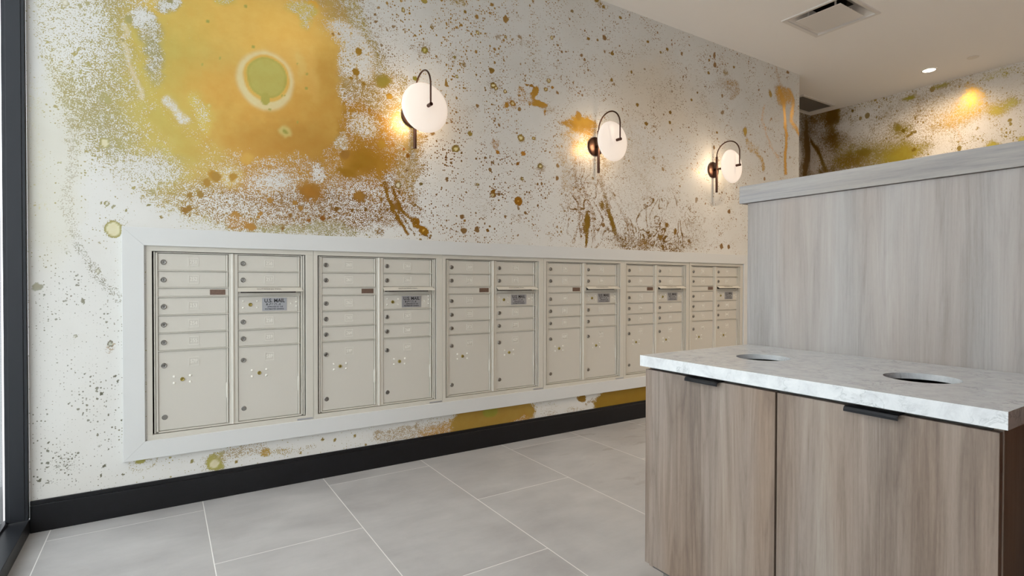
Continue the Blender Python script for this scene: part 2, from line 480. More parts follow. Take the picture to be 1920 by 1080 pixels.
def glow(name, color, strength, base='f4efe8'):
    k = N(name)
    k.p.inputs['Base Color'].default_value = srgb(base)
    k.p.inputs['Roughness'].default_value = 0.35
    k.p.inputs['Emission Color'].default_value = srgb(color)
    k.p.inputs['Emission Strength'].default_value = strength
    return k.m
M_OPAL = glow('opal_glass', 'fce6d4', 0.56, 'c4c0ba')
M_LENS = glow('downlight_lens', 'fff4e0', 14.0)
WALL_STROKES = [
("e",-0.483,1.079,3.24,2.07,0,0,"a0976a",None,0.5,0.05),
("e",-0.219,1.227,0.32,0.225,0,None,None,None,0.35,0.5),
("e",-0.398,1.651,0.114,0.437,0,None,None,"cdcabf",0.5,0.3),
("e",1.773,2.446,1.32,1.08,0,None,"a8843e",None,0.95,0.4),
("e",3.914,2.413,1.988,1.88,0,None,"94744a",None,0.72,0.3),
("e",1.774,1.741,0.68,0.468,0,None,"8f7048",None,0.9,0.4),
("e",-0.358,0.571,0.247,0.528,0,None,"6d6c5e",None,0.55,0.3),
("l",[(-0.414,2.047),(-0.359,1.968),(-0.343,1.826),(-0.342,1.658),(-0.351,1.537),(-0.357,1.452),(-0.335,1.345),(-0.297,1.225),(-0.239,1.128),(-0.169,1.028)],0.0237,0.36,"b3ae9e",None,None,0.6),
("l",[(-0.478,1.968),(-0.461,1.761),(-0.445,1.528),(-0.409,1.365),(-0.354,1.248)],0.021,0.2,"c8c3a8",None,None,0.8),
("e",-0.319,0.81,0.228,0.48,0,None,"8d8c80",None,0.55,0.4),
("e",-0.378,0.307,0.054,0.06,0,0.24,"7d7c70",None,None,0.7),
("e",-0.416,0.206,0.0418,0.0288,0,0.2,"7d7c70",None,None,0.7),
("e",-0.194,2.136,0.256,0.425,0,0.66,"a0976a",None,None,0.32),
("e",-0.233,2.237,0.12,0.175,0,0.62,"a0976a",None,None,0.6),
("l",[(-0.185,1.901),(-0.093,1.803),(0.014,1.702),(0.149,1.598),(0.341,1.52),(0.576,1.504),(0.863,1.526)],0.175,0.62,"a0976a",None,None,0.4),
("e",0.059,1.838,0.198,0.234,0,0.6,"a0976a",None,None,0.3),
("e",-0.348,2.233,0.114,0.216,0,0.3,"a0976a",None,None,0.6),
("e",0.128,2.034,0.253,0.567,0,0.78,"c3b066",None,None,0.35),
("e",0.092,1.738,0.0616,0.0648,0,0.95,"b9a65a",None,None,0.5),
("l",[(-0.039,1.913),(0.037,1.848),(0.092,1.777)],0.0288,0.9,"b9a65a",None,None,0.5),
("l",[(0.747,2.684),(0.865,2.536),(0.988,2.35),(1.1,2.152),(1.183,1.974),(1.166,1.747)],0.208,0.62,"b0955a",None,None,0.4),
("l",[(0.911,2.73),(1.02,2.574),(1.117,2.44),(1.2,2.266)],0.078,0.5,"a99657",None,None,0.4),
("l",[(1.02,2.761),(1.117,2.598),(1.2,2.427)],0.052,0.26,"a38f74",None,None,0.6),
("l",[(0.82,2.524),(0.926,2.505),(1.02,2.434),(0.988,2.35)],0.0567,0.22,"cdb58a",None,None,0.5),
("e",0.895,2.391,0.093,0.124,0,0.28,"c2ad80",None,None,0.4),
("e",0.91,1.812,0.285,0.2945,0,0.72,"b5872f",None,None,0.3),
("e",0.632,1.631,0.49,0.1595,0,0.66,"ae8644",None,None,0.4),
("e",1.051,1.577,0.256,0.128,0,0.45,"a67b36",None,None,0.4),
("e",0.716,1.515,0.638,0.09,0,0.52,"8f6c38",None,None,0.5),
("e",0.291,1.475,0.2,0.0702,0,0.44,"8f7038",None,None,0.5),
("e",0.394,2.279,0.416,0.448,0,1,"d8b464",None,None,0.26),
("e",0.094,2.238,0.1656,0.312,0,0.88,"cdb860",None,None,0.3),
("e",0.471,2.098,0.364,0.3045,0,1,"d8b464",None,None,0.2),
("e",0.523,1.951,0.297,0.1798,0,1,"c9a14e",None,None,0.2),
("l",[(0.764,2.391),(0.787,2.247),(0.793,2.068),(0.763,1.943)],0.059,1,"c9a14e",None,None,0.5),
("e",0.083,2.157,0.23,0.405,0,None,"c3b25e",None,None,0.9),
("e",0.395,2.502,0.375,0.168,0,None,"e4bd62",None,None,0.9),
("e",0.419,2.06,0.286,0.174,0,None,"d8aa54",None,None,0.9),
("e",0.55,1.825,0.351,0.116,0,None,"bd9040",None,None,0.9),
("e",0.704,2.643,0.0261,0.0261,0,1,"e3b047",None,None,0.15),
("e",-0.065,2.367,0.0462,0.06,0,0.27,"a0976a",None,None,0.4),
("e",0.028,2.456,0.044,0.0364,0,0.3,"a0976a",None,None,0.35),
("e",0.028,2.475,0.0088,0.0104,0,1,"a0976a",None,None,0.25),
("l",[(-0.14,2.31),(-0.128,2.283),(-0.153,2.237),(-0.141,2.172),(-0.12,2.114),(-0.096,2.043),(-0.088,1.994)],0.0092,None,"d0c4a0",None,None,1.0),
("e",-0.027,2.236,0.0396,0.125,0,0.52,"a0976a",None,None,0.6),
("l",[(0.015,1.995),(0.042,1.966),(0.066,1.923),(0.082,1.905)],0.0168,0.42,"cfc4a4",None,None,0.9),
("e",0.162,1.947,0.0414,0.078,0,0.62,"cdb860",None,None,0.6),
("e",0.283,2.532,0.055,0.0324,0,0.66,"cdb860",None,None,0.5),
("e",0.634,2.609,0.0616,0.0406,0,0.6,"cdb860",None,None,0.5),
("e",0.676,2.576,0.028,0.0696,0,0.55,"cdb860",None,None,0.4),
("e",0.509,1.648,0.0832,0.0464,0,0.34,"b09060",None,None,0.9),
("e",0.292,1.654,0.072,0.0504,0,0.6,"c4ac6c",None,None,0.6),
("e",0.731,1.715,0.0392,0.042,0,0.3,"a67b36",None,None,0.5),
("e",0.988,2.008,0.0832,0.0558,0,0.45,"b99a58",None,None,0.5),
("e",0.864,1.913,0.036,0.042,0,0.5,"b99a58",None,None,0.5),
("e",1.15,2.288,0.066,0.096,0,0.45,"b99a58",None,None,0.5),
("e",0.696,1.608,0.0638,0.0406,0,1,"a8762a",None,None,0.6),
("e",0.971,1.602,0.0341,0.0248,0,1,"a67b36",None,None,0.6),
("e",1.019,1.85,0.0832,0.0576,0,0.95,"a87d24",None,None,0.8),
("e",0.987,1.784,0.0558,0.031,0,0.95,"a87d24",None,None,0.8),
("e",0.894,1.853,0.0248,0.024,0,1,"a67b36",None,None,0.3),
("e",0.91,1.744,0.054,0.031,0,0.9,"a87d24",None,None,0.4),
("e",0.38,1.755,0.035,0.0336,0,0.95,"c9a14e",None,None,0.35),
("e",0.219,1.646,0.0336,0.027,0,0.9,"a87d24",None,None,0.4),
("e",0.317,1.656,0.0225,0.0216,0,0.9,"a88030",None,None,0.3),
("e",0.188,1.605,0.0161,0.0189,0,1,"a07c34",None,None,0.15),
("e",0.231,1.642,0.0216,0.0243,0,1,"a07c34",None,None,0.15),
("e",0.158,1.546,0.0138,0.0162,0,1,"94763a",None,None,0.15),
("e",0.114,1.536,0.0115,0.013,0,1,"94763a",None,None,0.15),
("e",0.111,1.47,0.0115,0.0135,0,1,"8d6a2c",None,None,0.15),
("e",0.082,1.457,0.0176,0.0182,0,0.8,"8d6a2c",None,None,0.4),
("e",0.114,1.436,0.0051,0.0059,0,1,"86632a",None,None,0.15),
("e",-0.003,1.42,0.0063,0.0078,0,1,"8d7c50",None,None,0.15),
("e",-0.115,1.61,0.021,0.02,0,0.7,"a89c70",None,None,0.5),
("e",-0.041,1.531,0.0176,0.0182,0,0.7,"a89c70",None,None,0.5),
("e",-0.073,1.64,0.126,0.078,0,0.3,"a0976a",None,None,0.7),
("e",0.322,1.444,0.0225,0.0252,0,1,"a67b36",None,None,0.15),
("e",0.353,1.404,0.075,0.0392,0,0.6,"a27a3c",None,None,0.4),
("e",0.404,1.393,0.0286,0.0168,0,0.95,"a67b36",None,None,0.3),
("e",0.488,1.546,0.0135,0.0145,0,1,"a67b36",None,None,0.15),
("e",0.443,1.472,0.0091,0.0098,0,1,"a67b36",None,None,0.15),
("e",0.432,1.454,0.0078,0.0087,0,1,"a67b36",None,None,0.15),
("e",0.759,1.464,0.0131,0.0135,0,1,"8f5d1e",None,None,0.15),
("e",0.687,1.45,0.0095,0.0102,0,1,"8f5d1e",None,None,0.15),
("e",0.592,1.471,0.0081,0.0087,0,1,"86632a",None,None,0.15),
("e",0.833,1.523,0.012,0.0124,0,1,"86632a",None,None,0.15),
("e",0.551,1.398,0.0086,0.0093,0,1,"86632a",None,None,0.15),
("e",0.615,1.542,0.0112,0.0116,0,1,"a67b36",None,None,0.15),
("e",0.645,1.515,0.0112,0.0116,0,1,"a67b36",None,None,0.15),
("e",0.798,1.469,0.0075,0.0078,0,1,"86632a",None,None,0.15),
("e",0.924,1.521,0.0093,0.009,0,1,"86632a",None,None,0.15),
("e",1.003,1.533,0.0093,0.0096,0,1,"86632a",None,None,0.15),
("e",1.083,1.405,0.033,0.0224,0,0.5,"8f7038",None,None,0.5),
("e",0.466,2.176,0.135,0.1512,0,1,"dccf9e",None,None,0.15),
("e",0.471,2.189,0.1118,0.1232,0,1,"dab35a",None,None,0.08),
("e",0.471,2.194,0.0975,0.1073,0,1,"b1ab58",None,None,0.05),
("e",0.471,2.194,0.0858,0.0957,0,1,"b9b362",None,None,0.06),
("e",0.463,2.08,0.0234,0.0336,0,1,"b1ab58",None,None,0.12),
("e",0.625,2.272,0.028,0.0754,0,1,"d9bb6c",None,None,0.5),
("e",0.55,1.909,0.0351,0.029,0,1,"cdbb74",None,None,0.35),
("e",0.55,1.909,0.0135,0.0145,0,1,"9f9a4a",None,None,0.4),
("e",0.404,2.348,0.0068,0.0073,0,1,"a9a654",None,None,0.15),
("e",0.619,2.297,0.005,0.0052,0,1,"a9a654",None,None,0.15),
("e",0.675,2.254,0.0084,0.0087,0,1,"a9a654",None,None,0.15),
("e",0.675,2.174,0.0084,0.0087,0,1,"a9a654",None,None,0.15),
("e",0.548,2.112,0.0054,0.0058,0,1,"a9a654",None,None,0.15),
("e",0.567,2.116,0.0041,0.0042,0,1,"a9a654",None,None,0.15),
("e",0.486,2.024,0.0052,0.0058,0,1,"a9a654",None,None,0.15),
("e",0.627,1.981,0.0056,0.006,0,1,"a9a654",None,None,0.15),
("e",0.196,2.425,0.0072,0.0081,0,1,"a9a654",None,None,0.15),
("e",0.253,2.25,0.0048,0.0054,0,1,"a9a654",None,None,0.15),
("e",0.179,2.202,0.0046,0.0052,0,1,"a9a654",None,None,0.15),
("e",0.377,2.542,0.0075,0.0084,0,1,"a9a654",None,None,0.15),
("e",0.202,1.997,0.0086,0.0101,0,1,"c9b560",None,None,0.12),
("e",0.202,1.997,0.0041,0.0049,0,1,"ddd3a4",None,None,0.12),
("e",0.965,2.446,0.0217,0.0217,0,1,"a9842f",None,None,0.15),
("e",0.949,2.324,0.0201,0.0201,0,1,"a9842f",None,None,0.15),
("e",1.148,2.224,0.0182,0.0176,0,1,"c99c3a",None,None,0.15),
("e",1.103,1.926,0.0224,0.0224,0,1,"b98f34",None,None,0.15),
("e",0.92,2.283,0.0093,0.0093,0,1,"a9842f",None,None,0.15),
("e",0.997,2.268,0.0096,0.0093,0,1,"a9842f",None,None,0.15),
("e",1.241,2.755,0.0122,0.0112,0,1,"a08a50",None,None,0.15),
("e",1.068,2.69,0.008,0.0077,0,1,"86632a",None,None,0.15),
("e",1.071,2.647,0.0096,0.0096,0,1,"86632a",None,None,0.15),
("e",1.153,2.518,0.0132,0.0128,0,1,"a09350",None,None,0.15),
("e",1.12,2.587,0.0079,0.0074,0,1,"86632a",None,None,0.15),
("e",0.814,2.511,0.0075,0.0075,0,1,"a67b36",None,None,0.15),
("e",0.847,2.519,0.006,0.006,0,1,"a67b36",None,None,0.15),
("e",1.117,2.32,0.0396,0.0372,0,1,"a39442",None,None,0.5),
("e",1.381,2.549,0.0595,0.066,0,0.36,"a38f74",None,None,0.5),
("e",1.381,2.549,0.0219,0.0206,0,1,"97893c",None,None,0.12),
("e",1.381,2.549,0.0105,0.0099,0,1,"c9c37a",None,None,0.12),
("e",1.3,2.553,0.021,0.0192,0,0.5,"a38f74",None,None,0.5),
("e",1.241,2.758,0.0127,0.012,0,1,"a08a50",None,None,0.12),
("e",1.241,2.758,0.0061,0.0058,0,1,"ddd3a4",None,None,0.12),
("e",1.183,2.583,0.068,0.128,0,0.2,"a38f74",None,None,0.8),
("e",1.321,2.361,0.021,0.0192,0,1,"9d9440",None,None,0.3),
("e",1.588,2.562,0.0429,0.0374,0,0.34,"a38f74",None,None,0.6),
("e",1.588,2.556,0.0101,0.0088,0,1,"97893c",None,None,0.15),
("e",1.638,2.917,0.0273,0.0245,0,1,"a9974a",None,None,0.15),
("e",1.622,2.896,0.0608,0.0306,0,0.5,"a08a50",None,None,0.5),
("e",1.663,2.862,0.0117,0.0105,0,1,"93762f",None,None,0.15),
("e",1.374,2.857,0.0216,0.0198,0,1,"a9974a",None,None,0.15),
("e",1.662,2.531,0.0234,0.014,0,0.6,"93762f",None,None,0.5),
("e",1.487,2.496,0.0222,0.0264,0,0.35,"a38f74",None,None,0.6),
("e",1.439,2.712,0.018,0.017,0,0.7,"93762f",None,None,0.4),
("e",1.757,2.751,0.015,0.0131,0,1,"a08a50",None,None,0.12),
("e",1.757,2.751,0.0072,0.0063,0,1,"ddd3a4",None,None,0.12),
("e",1.972,2.779,0.014,0.0117,0,1,"93762f",None,None,0.12),
("e",1.972,2.779,0.0067,0.0056,0,1,"ddd3a4",None,None,0.12),
("e",1.905,2.777,0.0252,0.018,0,0.5,"a38f74",None,None,0.25),
("e",2.37,2.87,0.0288,0.0228,0,0.36,"a38f74",None,None,0.25),
("e",2.37,2.87,0.0156,0.0124,0,1,"a08a50",None,None,0.12),
("e",2.37,2.87,0.0075,0.0059,0,1,"ddd3a4",None,None,0.12),
("e",1.606,2.43,0.0124,0.0111,0,1,"93863c",None,None,0.12),
("e",1.606,2.43,0.0059,0.0053,0,1,"ddd3a4",None,None,0.12),
("e",1.876,2.431,0.0504,0.0432,0,0.34,"a38f74",None,None,0.5),
("e",1.872,2.43,0.0205,0.018,0,1,"93762f",None,None,0.12),
("e",1.872,2.43,0.0098,0.0086,0,1,"ddd3a4",None,None,0.12),
("e",1.893,2.416,0.0136,0.0117,0,1,"93762f",None,None,0.12),
("e",1.893,2.416,0.0066,0.0056,0,1,"ddd3a4",None,None,0.12),
("e",1.965,2.407,0.0161,0.0139,0,1,"8f6c24",None,None,0.12),
("e",1.965,2.407,0.0077,0.0067,0,1,"ddd3a4",None,None,0.12),
("e",2.339,2.556,0.0307,0.0304,0,0.36,"a38f74",None,None,0.25),
("e",2.339,2.556,0.0192,0.019,0,1,"93762f",None,None,0.12),
("e",2.339,2.556,0.0092,0.0091,0,1,"ddd3a4",None,None,0.12),
("e",2.311,2.49,0.0176,0.0143,0,1,"93762f",None,None,0.12),
("e",2.311,2.49,0.0085,0.0068,0,1,"ddd3a4",None,None,0.12),
("e",2.373,2.51,0.0134,0.0106,0,1,"a5782a",None,None,0.15),
("e",2.008,2.34,0.0688,0.0504,0,0.38,"b08a50",None,None,0.4),
("e",2.032,2.341,0.022,0.0185,0,1,"a5782a",None,None,0.12),
("e",2.032,2.341,0.0106,0.0089,0,1,"ddd3a4",None,None,0.12),
("e",1.982,2.325,0.0172,0.0216,0,0.9,"b5852f",None,None,0.4),
("e",1.697,2.231,0.013,0.0114,0,1,"93863c",None,None,0.12),
("e",1.697,2.231,0.0062,0.0055,0,1,"ddd3a4",None,None,0.12),
("e",1.733,2.246,0.072,0.042,0,0.3,"a38f74",None,None,0.6),
("e",1.851,2.522,0.0252,0.014,0,0.7,"93762f",None,None,0.5),
("e",2.25,2.636,0.138,0.0836,0,0.22,"a38f74",None,None,0.8),
("e",2.203,2.795,0.184,0.074,0,0.16,"a38f74",None,None,0.8),
("e",2.09,2.951,0.0704,0.0432,0,0.2,"a38f74",None,None,0.8),
("e",2.824,3.219,0.054,0.0369,0,0.4,"93762f",None,None,0.7),
("e",2.792,3.255,0.0216,0.016,0,1,"93762f",None,None,0.15),
("e",2.553,3.113,0.015,0.0117,0,1,"8f7a50",None,None,0.15),
("e",2.863,3.222,0.0135,0.0102,0,1,"93762f",None,None,0.15),
("e",3.036,3.19,0.0171,0.0126,0,1,"93762f",None,None,0.15),
("e",2.113,2.448,0.0352,0.0296,0,0.85,"b58a30",None,None,0.4),
("l",[(2.136,2.497),(2.19,2.504),(2.222,2.477)],0.0066,0.9,"a5782a",None,None,0.4),
("l",[(2.218,2.48),(2.199,2.439),(2.186,2.391)],0.0249,1,"b58a30",None,None,0.3),
("l",[(2.186,2.391),(2.241,2.382),(2.307,2.371)],0.0252,1,"b58a30",None,None,0.3),
("e",2.136,2.408,0.063,0.0592,0,0.3,"b08a50",None,None,0.5),
("e",2.345,2.351,0.0672,0.0304,0,0.35,"a38f74",None,None,0.6),
("l",[(2.307,2.345),(2.307,2.307)],0.0085,0.8,"a67b36",None,None,0.3),
("e",1.595,1.968,0.0342,0.0315,0,0.36,"a38f74",None,None,0.25),
("e",1.595,1.968,0.0261,0.0241,0,1,"94803c",None,None,0.12),
("e",1.595,1.968,0.0125,0.0116,0,1,"d8cf9c",None,None,0.12),
("e",2.098,2.114,0.036,0.0296,0,0.36,"a38f74",None,None,0.25),
("e",2.098,2.114,0.0281,0.0231,0,1,"8f762f",None,None,0.12),
("e",2.098,2.114,0.0135,0.0111,0,1,"ddd3a4",None,None,0.12),
("e",1.91,1.989,0.0168,0.0144,0,1,"b58030",None,None,0.15),
("e",2.119,2.01,0.0198,0.0163,0,1,"b58030",None,None,0.15),
("e",2.205,2.126,0.023,0.0185,0,0.36,"a38f74",None,None,0.25),
("e",2.205,2.126,0.0149,0.012,0,1,"8f762f",None,None,0.12),
("e",2.205,2.126,0.0072,0.0058,0,1,"ddd3a4",None,None,0.12),
("e",1.906,2.049,0.0378,0.0432,0,0.5,"a5782a",None,None,0.6),
("e",2.074,1.932,0.0132,0.0111,0,1,"9a6a20",None,None,0.15),
("e",1.528,1.898,0.0099,0.0088,0,1,"7a5020",None,None,0.15),
("e",1.705,2.08,0.018,0.0157,0,1,"a08a40",None,None,0.15),
("e",2.264,1.936,0.0381,0.0333,0,0.36,"a38f74",None,None,0.25),
("e",2.264,1.936,0.0222,0.0194,0,1,"80703a",None,None,0.12),
("e",2.264,1.936,0.0107,0.0093,0,1,"ddd3a4",None,None,0.12),
("e",2.109,1.829,0.022,0.0185,0,0.36,"a38f74",None,None,0.25),
("e",2.109,1.829,0.0132,0.0111,0,1,"80703a",None,None,0.12),
("e",2.109,1.829,0.0063,0.0053,0,1,"ddd3a4",None,None,0.12),
("e",1.875,1.694,0.0262,0.0225,0,1,"8f6518",None,None,0.12),
("e",1.875,1.694,0.0105,0.009,0,1,"cfc68e",None,None,0.12),
("e",1.794,1.616,0.0282,0.0241,0,1,"9a6a14",None,None,0.12),
("e",1.794,1.616,0.0113,0.0096,0,1,"d8d2a4",None,None,0.12),
("e",1.877,1.712,0.0168,0.0144,0,1,"8f6518",None,None,0.25),
("e",2.077,1.689,0.0616,0.0703,0,0.34,"a38f74",None,None,0.2),
("e",2.077,1.689,0.0484,0.0555,0,0.05,"a38f74",None,None,0.2),
("e",2.077,1.671,0.0342,0.0318,0,1,"a0701c",None,None,0.12),
("e",2.077,1.671,0.0063,0.0052,0,1,"d8b050",None,None,0.15),
("e",1.815,1.603,0.0902,0.0792,0,0.26,"a38f74",None,None,0.7),
("e",1.774,1.671,0.08,0.049,0,0.2,"a38f74",None,None,0.7),
("e",1.356,1.718,0.0315,0.0297,0,0.1,"a38f74",None,None,0.25),
("e",1.359,1.715,0.0144,0.0132,0,0.36,"a38f74",None,None,0.25),
("e",1.359,1.715,0.009,0.0083,0,1,"80703a",None,None,0.12),
("e",1.359,1.715,0.0043,0.004,0,1,"ddd3a4",None,None,0.12),
("e",1.758,1.754,0.02,0.0175,0,0.36,"a38f74",None,None,0.25),
("e",1.758,1.754,0.01,0.0087,0,1,"80703a",None,None,0.12),
("e",1.758,1.754,0.0048,0.0042,0,1,"ddd3a4",None,None,0.12),
("e",1.208,1.693,0.0196,0.019,0,1,"80703a",None,None,0.12),
("e",1.208,1.693,0.0125,0.0121,0,1,"ddd8c0",None,None,0.12),
("e",2.084,1.553,0.0135,0.0296,0,1,"86632a",None,None,0.15),
("e",2.147,1.74,0.009,0.0074,0,1,"86632a",None,None,0.15),
("e",2.062,1.548,0.044,0.037,0,0.25,"a38f74",None,None,0.6),
("e",1.836,1.451,0.0123,0.0105,0,1,"86632a",None,None,0.15),
("e",1.539,1.599,0.0076,0.0068,0,1,"86632a",None,None,0.15),
("e",1.662,1.505,0.0098,0.0088,0,1,"a67b36",None,None,0.15),
("e",1.374,1.43,0.0432,0.0297,0,1,"a0721c",None,None,0.3),
("e",1.32,1.467,0.028,0.0297,0,0.95,"a0721c",None,None,0.35),
("e",1.374,1.43,0.0081,0.0074,0,1,"e0c060",None,None,0.12),
("e",1.374,1.43,0.0039,0.0036,0,1,"a0721c",None,None,0.12),
("l",[(1.123,1.695),(1.156,1.602),(1.199,1.492),(1.234,1.429),(1.258,1.398)],0.0107,0.85,"946c20",None,None,0.5),
("l",[(1.176,1.677),(1.196,1.605),(1.223,1.542),(1.278,1.491),(1.32,1.467)],0.0107,0.8,"946c20",None,None,0.5),
("l",[(1.216,1.526),(1.268,1.448),(1.303,1.4)],0.0066,0.7,"8a6626",None,None,0.5),
("l",[(1.374,1.404),(1.428,1.386)],0.0062,0.9,"8a6626",None,None,0.3),
("e",1.268,1.882,0.014,0.0132,0,1,"94641c",None,None,0.15),
("e",1.173,1.937,0.0099,0.0096,0,1,"b08030",None,None,0.15),
("e",1.241,1.92,0.0085,0.0082,0,1,"b07020",None,None,0.15),
("e",1.166,1.715,0.034,0.0448,0,0.45,"946c20",None,None,0.6),
("e",1.216,1.652,0.0102,0.0096,0,1,"86632a",None,None,0.15),
("e",1.261,1.79,0.0082,0.0079,0,1,"86632a",None,None,0.15),
("e",1.356,1.718,0.0087,0.0082,0,1,"80703a",None,None,0.15),
("e",2.654,2.265,0.153,0.108,0,1,"c79a34",None,None,0.25),
("e",2.617,2.355,0.0312,0.032,0,1,"b58a30",None,None,0.4),
("e",2.516,2.275,0.07,0.0234,0,0.8,"b58a30",None,None,0.5),
("e",2.618,2.121,0.1224,0.136,0,0.9,"d2a548",None,None,0.3),
("e",2.696,2.031,0.0848,0.0902,0,0.9,"c79a34",None,None,0.35),
("l",[(2.521,2.158),(2.492,2.006),(2.463,1.866),(2.483,1.802),(2.553,1.769)],0.0176,0.42,"b59a6a",None,None,0.9),
("e",2.608,2.187,0.0728,0.04,0,0.35,"d9b860",None,None,0.5),
("e",2.698,1.75,0.2392,0.38,0,0.26,"96784e",None,None,0.7),
("e",2.502,1.929,0.07,0.234,0,0.34,"b59a6a",None,None,0.9),
("s",2.687,1.688,0.233,0.38,7.5,2.0,16,0.85,"8a6c40",0.4),
("s",3.039,1.695,0.197,0.336,7.5,2.0,14,0.72,"8a6c40",0.4),
("l",[(2.814,2.045),(2.847,1.926),(2.88,1.807),(2.914,1.665),(2.949,1.563),(3.006,1.462),(3.098,1.394)],0.0206,0.9,"8d7024",None,None,0.6),
("l",[(2.857,2.206),(2.863,2.092),(2.891,1.931)],0.0192,0.92,"977a28",None,None,0.6),
("e",2.683,1.556,0.0265,0.082,0,0.9,"8d7024",None,None,0.6),
("e",2.699,1.428,0.0156,0.0656,0,0.85,"8d7024",None,None,0.5),
("e",2.848,1.697,0.0275,0.0369,0,0.9,"8d7024",None,None,0.6),
("l",[(2.583,2.017),(2.578,1.898),(2.609,1.802),(2.615,1.663),(2.62,1.544),(2.57,1.402)],0.0118,0.52,"9b7f58",None,None,0.9),
("l",[(2.619,1.823),(2.671,1.86),(2.739,1.875),(2.793,1.848),(2.82,1.793)],0.0075,0.5,"96784e",None,None,0.9),
("l",[(2.656,1.818),(2.698,1.742),(2.74,1.652),(2.762,1.532),(2.784,1.431)],0.0113,0.52,"96784e",None,None,0.9),
("l",[(2.968,2.064),(3.014,1.944),(2.97,1.856)],0.0149,0.5,"96784e",None,None,0.9),
("l",[(2.947,1.813),(3.016,1.714),(3.074,1.634),(3.132,1.574),(3.216,1.558)],0.01,0.6,"96784e",None,None,0.9),
("e",2.927,2.005,0.0224,0.0205,0,1,"8d7024",None,None,0.12),
("e",2.927,2.005,0.0108,0.0098,0,1,"ddd3a4",None,None,0.12),
("e",3.116,1.446,0.1534,0.0688,0,0.55,"7d6328",None,None,0.9),
("e",3.261,2.057,0.42,0.308,0,0.27,"a8916c",None,None,0.9),
("e",3.142,1.916,0.236,0.215,0,0.22,"a38f74",None,None,0.9),
("e",3.514,1.597,0.2176,0.2475,0,0.22,"8f744c",None,None,0.8),
("e",3.614,1.445,0.5016,0.099,0,0.36,"8a6f42",None,None,0.8),
("e",3.921,1.574,0.1846,0.1128,0,0.24,"8f744c",None,None,0.8),
("s",3.58,1.578,0.487,0.27,6,6,18,0.9,"80632c",0.4),
("s",3.42,1.437,0.504,0.114,9,9,18,0.95,"785c26",0.4),
("e",3.58,1.592,0.026,0.0225,0,0.9,"8a6a28",None,None,0.5),
("e",3.693,1.553,0.0204,0.027,0,0.95,"8a6a28",None,None,0.4),
("e",3.496,1.493,0.032,0.018,0,0.95,"8a6a28",None,None,0.6),
("e",3.295,1.432,0.0488,0.0264,0,0.7,"8a6a28",None,None,0.8),
("e",3.976,1.836,0.0213,0.0188,0,0.8,"a38f74",None,None,0.4),
("e",3.475,2.657,0.544,0.264,0,None,None,"d3c8b8",None,0.8),
("e",3.982,2.705,0.432,0.1645,0,0.17,"a08c72",None,None,0.9),
("e",3.474,2.701,0.576,0.242,0,0.13,"a08c72",None,None,0.9),
("e",4.355,2.918,0.1716,0.0768,0,0.4,"a58a62",None,None,0.7),
("l",[(4.37,2.961),(4.497,2.956),(4.53,2.893),(4.45,2.829)],0.026,0.5,"a88544",None,None,0.9),
("e",4.346,3.039,0.0468,0.0294,0,0.6,"93762f",None,None,0.6),
("e",4.64,2.547,0.0374,0.0459,0,1,"b09030",None,None,0.4),
("l",[(4.683,2.467),(4.751,2.385),(4.82,2.369),(4.925,2.304),(4.961,2.231)],0.031,0.62,"b5903a",None,None,0.7),
("l",[(4.725,2.432),(4.854,2.399)],0.0483,0.4,"b5903a",None,None,0.6),
("l",[(5.166,3.264),(5.204,3.165),(5.261,3.097)],0.0292,0.4,"b09068",None,None,0.6),
("e",5.281,3.02,0.1504,0.0954,0,0.72,"c79c48",None,None,0.4),
("l",[(5.224,3.063),(5.301,2.916),(5.303,2.782),(5.343,2.626),(5.327,2.408),(5.348,2.221)],0.0255,0.92,"cf9f42",None,None,0.8),
("l",[(5.375,3.092),(5.454,2.998),(5.436,2.886),(5.418,2.774),(5.517,2.707),(5.567,2.66)],0.0302,0.72,"cf9f42",None,None,0.9),
("l",[(4.963,2.83),(4.938,2.696),(5.029,2.553),(5.121,2.434),(5.233,2.342)],0.0213,0.4,"cf9f62",None,None,0.9),
("e",5.042,2.964,0.0267,0.0364,0,0.9,"b09040",None,None,0.5),
("e",5.364,3.252,0.0247,0.014,0,1,"86632a",None,None,0.15),
("e",3.161,2.79,0.0142,0.0126,0,1,"8f6f26",None,None,0.15),
("e",3.228,2.543,0.0163,0.0146,0,1,"8f6f26",None,None,0.15),
("e",3.612,2.463,0.0158,0.0135,0,1,"8f6f26",None,None,0.15),
("e",3.618,2.545,0.018,0.0153,0,1,"8f6f26",None,None,0.15),
("e",4.118,2.986,0.0178,0.0141,0,1,"8f6f26",None,None,0.15),
("e",3.89,2.702,0.0136,0.011,0,1,"8f6f26",None,None,0.15),
("e",3.968,2.777,0.0114,0.0094,0,1,"8f6f26",None,None,0.15),
("e",3.332,2.405,0.0195,0.0172,0,1,"8f6f26",None,None,0.15),
("e",4.236,2.471,0.0146,0.0115,0,1,"8f6f26",None,None,0.15),
("e",4.125,3.097,0.0148,0.0117,0,1,"8f6f26",None,None,0.15),
("e",4.479,3.111,0.0154,0.0118,0,1,"8f6f26",None,None,0.15),
("e",3.575,3.064,0.0156,0.0135,0,1,"8f6f26",None,None,0.15),
("e",3.346,3.076,0.0149,0.0129,0,1,"8f6f26",None,None,0.15),
("e",3.498,3.02,0.0123,0.0106,0,1,"8f6f26",None,None,0.15),
("e",2.943,2.682,0.0134,0.0126,0,1,"8f6f26",None,None,0.15),
("e",2.708,2.947,0.0127,0.012,0,1,"8f6f26",None,None,0.15),
("e",2.799,2.961,0.0106,0.0102,0,1,"8f6f26",None,None,0.15),
("e",2.953,2.891,0.0179,0.0164,0,1,"8f6f26",None,None,0.15),
("e",-0.153,2.244,0.0063,0.0075,0,1,"a0976a",None,None,0.15),
("e",-0.192,1.353,0.0325,0.0406,0,1,"9b9560",None,None,0.12),
